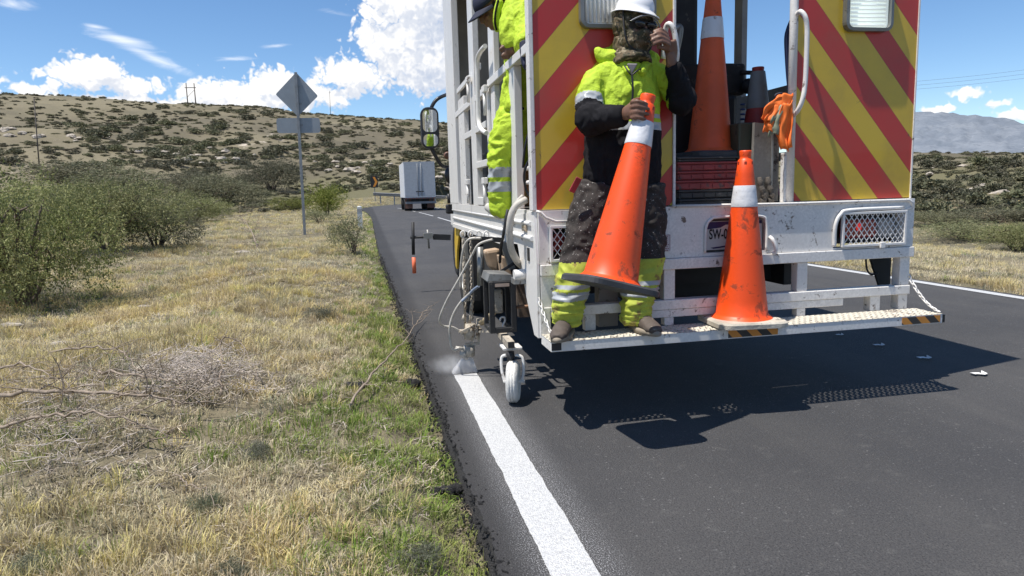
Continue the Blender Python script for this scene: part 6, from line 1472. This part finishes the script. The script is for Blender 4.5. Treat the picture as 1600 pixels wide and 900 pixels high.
def brush():
    gg = random.Random(31); m = MB()
    for k in range(1300):
        px, py = gg.choice([(gg.gauss(300, 55), gg.gauss(592, 17)), (gg.gauss(335, 42), gg.gauss(598, 15)), (gg.gauss(300, 48), gg.gauss(610, 14)), (gg.gauss(110, 80), gg.gauss(625, 30)), (gg.gauss(70, 60), gg.gauss(700, 30))])
        x, y, _ = atpix(min(max(px, -60), 470), min(max(py, 545), 770)); z_ = gz(x, y) + abs(gg.gauss(.02, .04)) + .16 * gg.random() * math.exp(-((px - 320) / 75) ** 2 - ((py - 597) / 24) ** 2); a = gg.uniform(0, 6.28); d = Vector((math.cos(a), math.sin(a), gg.gauss(.05, .35))).normalized(); l = gg.uniform(.04, .15); q = [Vector((x, y, z_))]
        for s in range(4): d = (d + Vector((gg.gauss(0, .25), gg.gauss(0, .25), gg.gauss(0, .18)))).normalized(); q.append(q[-1] + d * l / 4)
        rr2 = gg.uniform(.0011, .0026); m.tube(q, [rr2, rr2, rr2 * .8, rr2 * .6, rr2 * .3], 3, cap=False)
    tag(m.build('brush_pile', mat('grey_twigs', (.46, .40, .35), .9, var=.35, vscale=30)), 'heap of pale tangled dead twigs on the left verge', 'brush', kind='stuff')
brush()
# loose lumps of asphalt in the grass
for i, (px, py, s_, lb) in enumerate(((640, 606, .045, 'black asphalt lump in green grass level with the spray nozzle'), (556, 609, .036, 'black asphalt lump farther left in the grass beside the leaning branch'), (692, 776, .034, 'pair of black asphalt crumbs at the grass edge near the bottom'))):
    x, y, _ = atpix(px, py); q = MB()
    for k in range(3 if i < 2 else 4): q.ell((x + (k - 1) * s_ * .9, y + .4 * s_ * (k % 2), gz(x, y) + s_ * .55), (s_ * .8, s_ * .7, s_ * .75), n=12)
    q.v = [tuple(Vector(v) + mnoise.noise_vector(Vector(v) * 45) * s_ * .35) for v in q.v]
    tag(q.build('asphalt_lump', mat('asphalt_lump', (.022, .021, .021), .9, var=.3, vscale=40, bump=.8, bscale=160)), lb, 'lump', 'asphalt lumps in the grass')
# pale stones / litter on the slope
for px, py, w, lb in ((440, 425, .10, 'flat pale stone on the slope below the dead shrub'), (452, 427, .07, 'small pale stone right of the flat one on the slope'), (227, 481, .07, 'white stone in the dry grass below the thicket'), (18, 512, .10, 'pale stone at the left edge below the big shrub'), (100, 541, .09, 'long whitish stone in the weeds on the left'), (380, 397, .16, 'pale slab below the dead shrub')):
    x, y, _ = atpix(px, py); o = bpy.data.objects.new('stone', RK[0]); COL.objects.link(o); o.location = (x, y, gz(x, y) + w * .3); o.scale = (w, w * .6, w * .4); tag(o, lb, 'stone')

# ================================================================ ROADSIDE AND FAR THINGS
SGN = mat('bare_sign_aluminium', (.28, .31, .34), .5, metal=0.0, var=.07, vscale=3, dirt=(.3, .3, .3), dirt_amt=.15)
GALV = mat('galvanised_post', (.24, .25, .26), .5, metal=.2, var=.15, vscale=8)
def road_sign():
    y = 21.6; b = PY(476.5, 372, y); tp = PY(462, 113, y); t = thing('road_sign', 'back of a diamond road sign with a small plate below on a thin post', 'road sign', b)
    MB().bar(Vector(b) - Vector((0, 0, .2)), tp, .075, .075, (0, 1, 0)).build('post', GALV, t, .004)
    cn = [PY(*p, y + .05) for p in ((462.5, 113), (497, 150), (465.5, 182), (430.5, 147.5))]; ol = []
    for i in range(4):
        a, c, d = cn[i - 1], cn[i], cn[(i + 1) % 4]
        for k in range(4): s = k / 3; e = .055; ol.append(((c + (a - c) * e) * (1 - s) ** 2 + c * 2 * s * (1 - s) + (c + (d - c) * e) * s * s))
    MB().prism([(p[0], p[2]) for p in ol], 'y', y + .045, y + .052).build('sign_plate', SGN, t)
    a, c = PY(431.5, 184.5, y + .05), PY(501, 207.5, y + .05); pl = MB().prism(rrect((a[0] + c[0]) / 2, (a[2] + c[2]) / 2, (c[0] - a[0]) / 2, (a[2] - c[2]) / 2, .08), 'y', y + .045, y + .052).build('lower_plate', SGN, t)
    for py in (135, 162, 195): q = PY(464 + (py - 115) * .055, py, y); MB().box(q[0] - .09, q[0] + .09, y + .038, y + .0448, q[2] - .03, q[2] + .03).build('clamp', GALV, t)
road_sign()
CONC = mat('marker_white', (.58, .58, .55), .7, var=.1, dirt=(.25, .22, .18), dirt_amt=.3)
def marker(px, y0, y1, w, lb):
    b = PZ(px, y1, 0.0); y = b[1]; t = thing('marker_post', lb, 'marker post', b, 'white marker posts at the road edge'); tp = PY(px, y0, y)
    m = MB(); m.box(b[0] - w / 2, b[0] + w / 2, y, y + w, -.2, tp[2] - .03); m.ell((b[0], y + w / 2, tp[2] - .04), (w / 2, w / 2, .05)); m.build('post', CONC, t); MB().box(b[0] - w / 2 - .002, b[0] + w / 2 + .002, y - .006, y - .001, tp[2] - .22, tp[2] - .10).build('reflector', mat('grey_reflector', (.35, .34, .33), .4), t)
marker(563.5, 322, 359, .17, 'white marker post at the left road edge beside the lime bush'); marker(487, 331, 338, .14, 'short white marker stub far off, right of the sign post')
def guard_rail():
    yb = 88.0; a = PY(583, 303, yb); c = PY(712, 309, yb); t = thing('guard_rail', 'steel guard rail across the outside of the far bend', 'guard rail', (a[0], yb, 0)); prof = [(.0, .16), (.05, .10), (.05, .04), (0, 0), (.05, -.04), (.05, -.10), (0, -.16)]
    vs = []; n = 22
    for i in range(n + 1):
        s = i / n; x = a[0] + (c[0] - a[0]) * s; z_ = a[2] + (c[2] - a[2]) * s; vs += [(x, yb - d, z_ + h * 1.3) for d, h in prof]
    k = len(prof); MB().raw(vs, [(i * k + j, (i + 1) * k + j, (i + 1) * k + j + 1, i * k + j + 1) for i in range(n) for j in range(k - 1)]).build('rail_beam', mat('rail_steel', (.20, .20, .20), .5, metal=.4, var=.2), t)
    for i in range(6): s = (i + .5) / 6; x = a[0] + (c[0] - a[0]) * s; z_ = a[2] + (c[2] - a[2]) * s; MB().box(x - .07, x + .07, yb + .01, yb + .15, gz(x, yb) - .2, z_ + .1).build('post', GALV, t)
guard_rail()
def chevron():
    y = 90.0; a, c = PY(578.5, 275, y), PY(591, 293, y); t = thing('chevron_sign', 'black and orange chevron board at the far bend', 'road sign', ((a[0] + c[0]) / 2, y, 0)); MB().box(a[0], c[0], y, y + .03, c[2], a[2]).build('sign_plate', mat('sign_black', (.02, .02, .02), .5), t)
    w, h = c[0] - a[0], a[2] - c[2]; x0, z0 = a[0], c[2]; MB().prism([(x0 + w * .30, z0 + h * .92), (x0 + w * .60, z0 + h * .92), (x0 + w * .95, z0 + h * .5), (x0 + w * .60, z0 + h * .08), (x0 + w * .30, z0 + h * .08), (x0 + w * .62, z0 + h * .5)], 'y', y - .012, y - .002).build('chevron_mark', mat('sign_orange', (.75, .28, .03), .5), t)
    MB().box(x0 + w * .45, x0 + w * .55, y + .031, y + .09, -.3, c[2] + .1).build('post', GALV, t)
chevron()
WOOD = mat('pole_wood', (.10, .085, .075), .9, var=.2)
def hpole(px0, px1, top, bot, y, lb, wires=False):
    b0 = PY(px0, bot, y); t = thing('power_pole', lb, 'power pole', b0)
    for px in (px0, px1): MB().tube([Vector(PY(px + 3.5, bot, y)) - Vector((0, 0, 8)), PY(px, top, y)], [.28, .18], 8).build('pole', WOOD, t)
    MB().bar(PY(px0 - 2, top + 7, y), PY(px1 + 3, top + 7, y), .2, .25).build('cross_arm', WOOD, t); MB().bar(PY(px0 + 2, top + 22, y), PY(px1 + 1, top + 10, y), .1, .1).build('brace', WOOD, t)
hpole(290.5, 303, 130, 168, 300, 'twin wooden power pole standing on the left hill crest')
def pole(px, top, bot, y, lb, lean=0): b = PY(px, bot, y); t = thing('utility_pole', lb, 'utility pole', b); MB().tube([Vector(b) - Vector((0, 0, 6)), PY(px - lean, top, y)], [.12, .08], 7).build('pole', WOOD, t); MB().bar(PY(px - lean - 1.5, top + 3, y), PY(px - lean + 1.5, top + 3, y), .08, .1).build('cross_arm', WOOD, t)
pole(56, 153, 219, 140, 'thin single pole halfway up the hill at the far left', 3); pole(516, 142, 183, 300, 'thin single pole on the hill crest right of the road sign', 1)
t = thing('power_line', 'faint overhead wires crossing the sky above the mountain', 'power line', PY(1600, 110, 260))
for a, c, s in (((1380, 131), (1760, 85), 5), ((1380, 137), (1760, 92), 5), ((1380, 143), (1760, 99), 5)):
    MB().tube([PY(a[0] + (c[0] - a[0]) * k / 14, a[1] + (c[1] - a[1]) * k / 14 + s * 4 * (k / 14) * (1 - k / 14), 260) for k in range(15)], .045, 5).build('wire', mat('wire_grey', (.12, .12, .13), .6), t)
for px in (1380, 1760): MB().tube([PY(px, 300, 260), PY(px, 90 if px > 1500 else 118, 260)], .2, 7).build('pole', WOOD, t)
# --- box truck driving away
def box_truck():
    y0, y1 = 52.0, 58.6; a, c = PY(629.5, 253, y0), PY(681, 308, y0); x0, x1, z1, z0 = a[0], c[0], a[2], c[2]
    t = thing('box_truck', 'white box truck driving away round the far bend', 'truck', ((x0 + x1) / 2, y0, 0)); Wb = mat('truck_box_white', (.66, .67, .69), .5, var=.05, dirt=(.4, .4, .4), dirt_amt=.2); GD = mat('truck_door_grey', (.37, .39, .42), .5, var=.07, dirt=(.3, .3, .3), dirt_amt=.3); BK = mat('dark_underside', (.025, .024, .024), .7)
    MB().box(x0, x1, y0 + .03, y1, z0, z1).build('cargo_box', Wb, t, .03); xm = (x0 + x1) / 2
    for p_, q_ in ((x0 + .06, xm - .012), (xm + .012, x1 - .06)):
        d = MB().box(p_, q_, y0, y0 + .0295, z0 + .10, z1 - .08).build('rear_door', GD, t); xx = q_ - .12 if q_ < xm else p_ + .12
        MB().tube([(xx, y0 - .02, z0 + .12), (xx, y0 - .02, z1 - .12)], .018, 6).build('lock_bar', GALV, d); MB().box(xx - .16, xx + .16, y0 - .025, y0 - .002, z0 + .42, z0 + .48).build('door_handle', BK, d)
    MB().box(x0, x1, y0 + .005, y0 + .029, z1 - .078, z1).build('door_header', GD, t); MB().box(x0 + .02, x1 - .02, y0 - .02, y0 + .2, z0 - .09, z0 - .003).build('rear_sill', mat('sill_dark', (.08, .07, .07), .6), t)
    for i in range(9): xx = x0 + .12 + i * (x1 - x0 - .24) / 8; MB().box(xx - .04, xx + .04, y0 - .03, y0 - .021, z0 - .065, z0 - .03).build('marker_light', mat('marker_red', (.3, .03, .03), .4), t)
    MB().box(x0 + .05, x1 - .05, y0 + .05, y0 + .2, z0 - .44, z0 - .28).build('underride_bar', mat('bar_grey', (.22, .22, .22), .6), t)
    for f in (.10, .5, .88): MB().box(x0 + (x1 - x0) * f - .05, x0 + (x1 - x0) * f + .05, y0 + .06, y0 + .19, z0 - .279, z0 - .091).build('bar_hanger', BK, t)
    MB().box(x0 + .5, x1 - .5, y0 + .3, y1 + 1.5, z0 - .35, z0 - .01).build('chassis', BK, t)
    for xx in (x0 + .02, x1 - .62):
        for yy in (y0 + 1.5, y0 + 6.0): MB().lathe((xx, yy, .50), (1, 0, 0), [(0, .2), (0, .42), (.05, .5), (.55, .5), (.6, .42), (.6, .2)], 20).build('wheel', TYRE, t)
        MB().box(xx + .02, xx + .58, y0 + .55, y0 + .58, .18, z0 - .1).build('mud_flap', mat('flap_brown', (.16, .085, .065), .8), t)
    cb = MB(); cb.prism([(y1 + .2, .6), (y1 + 2.1, .6), (y1 + 2.1, 1.6), (y1 + 1.6, 2.6), (y1 + .2, 2.7)], 'x', x0 + .15, x1 - .15); cb.build('cab', Wb, t, .06)
box_truck()
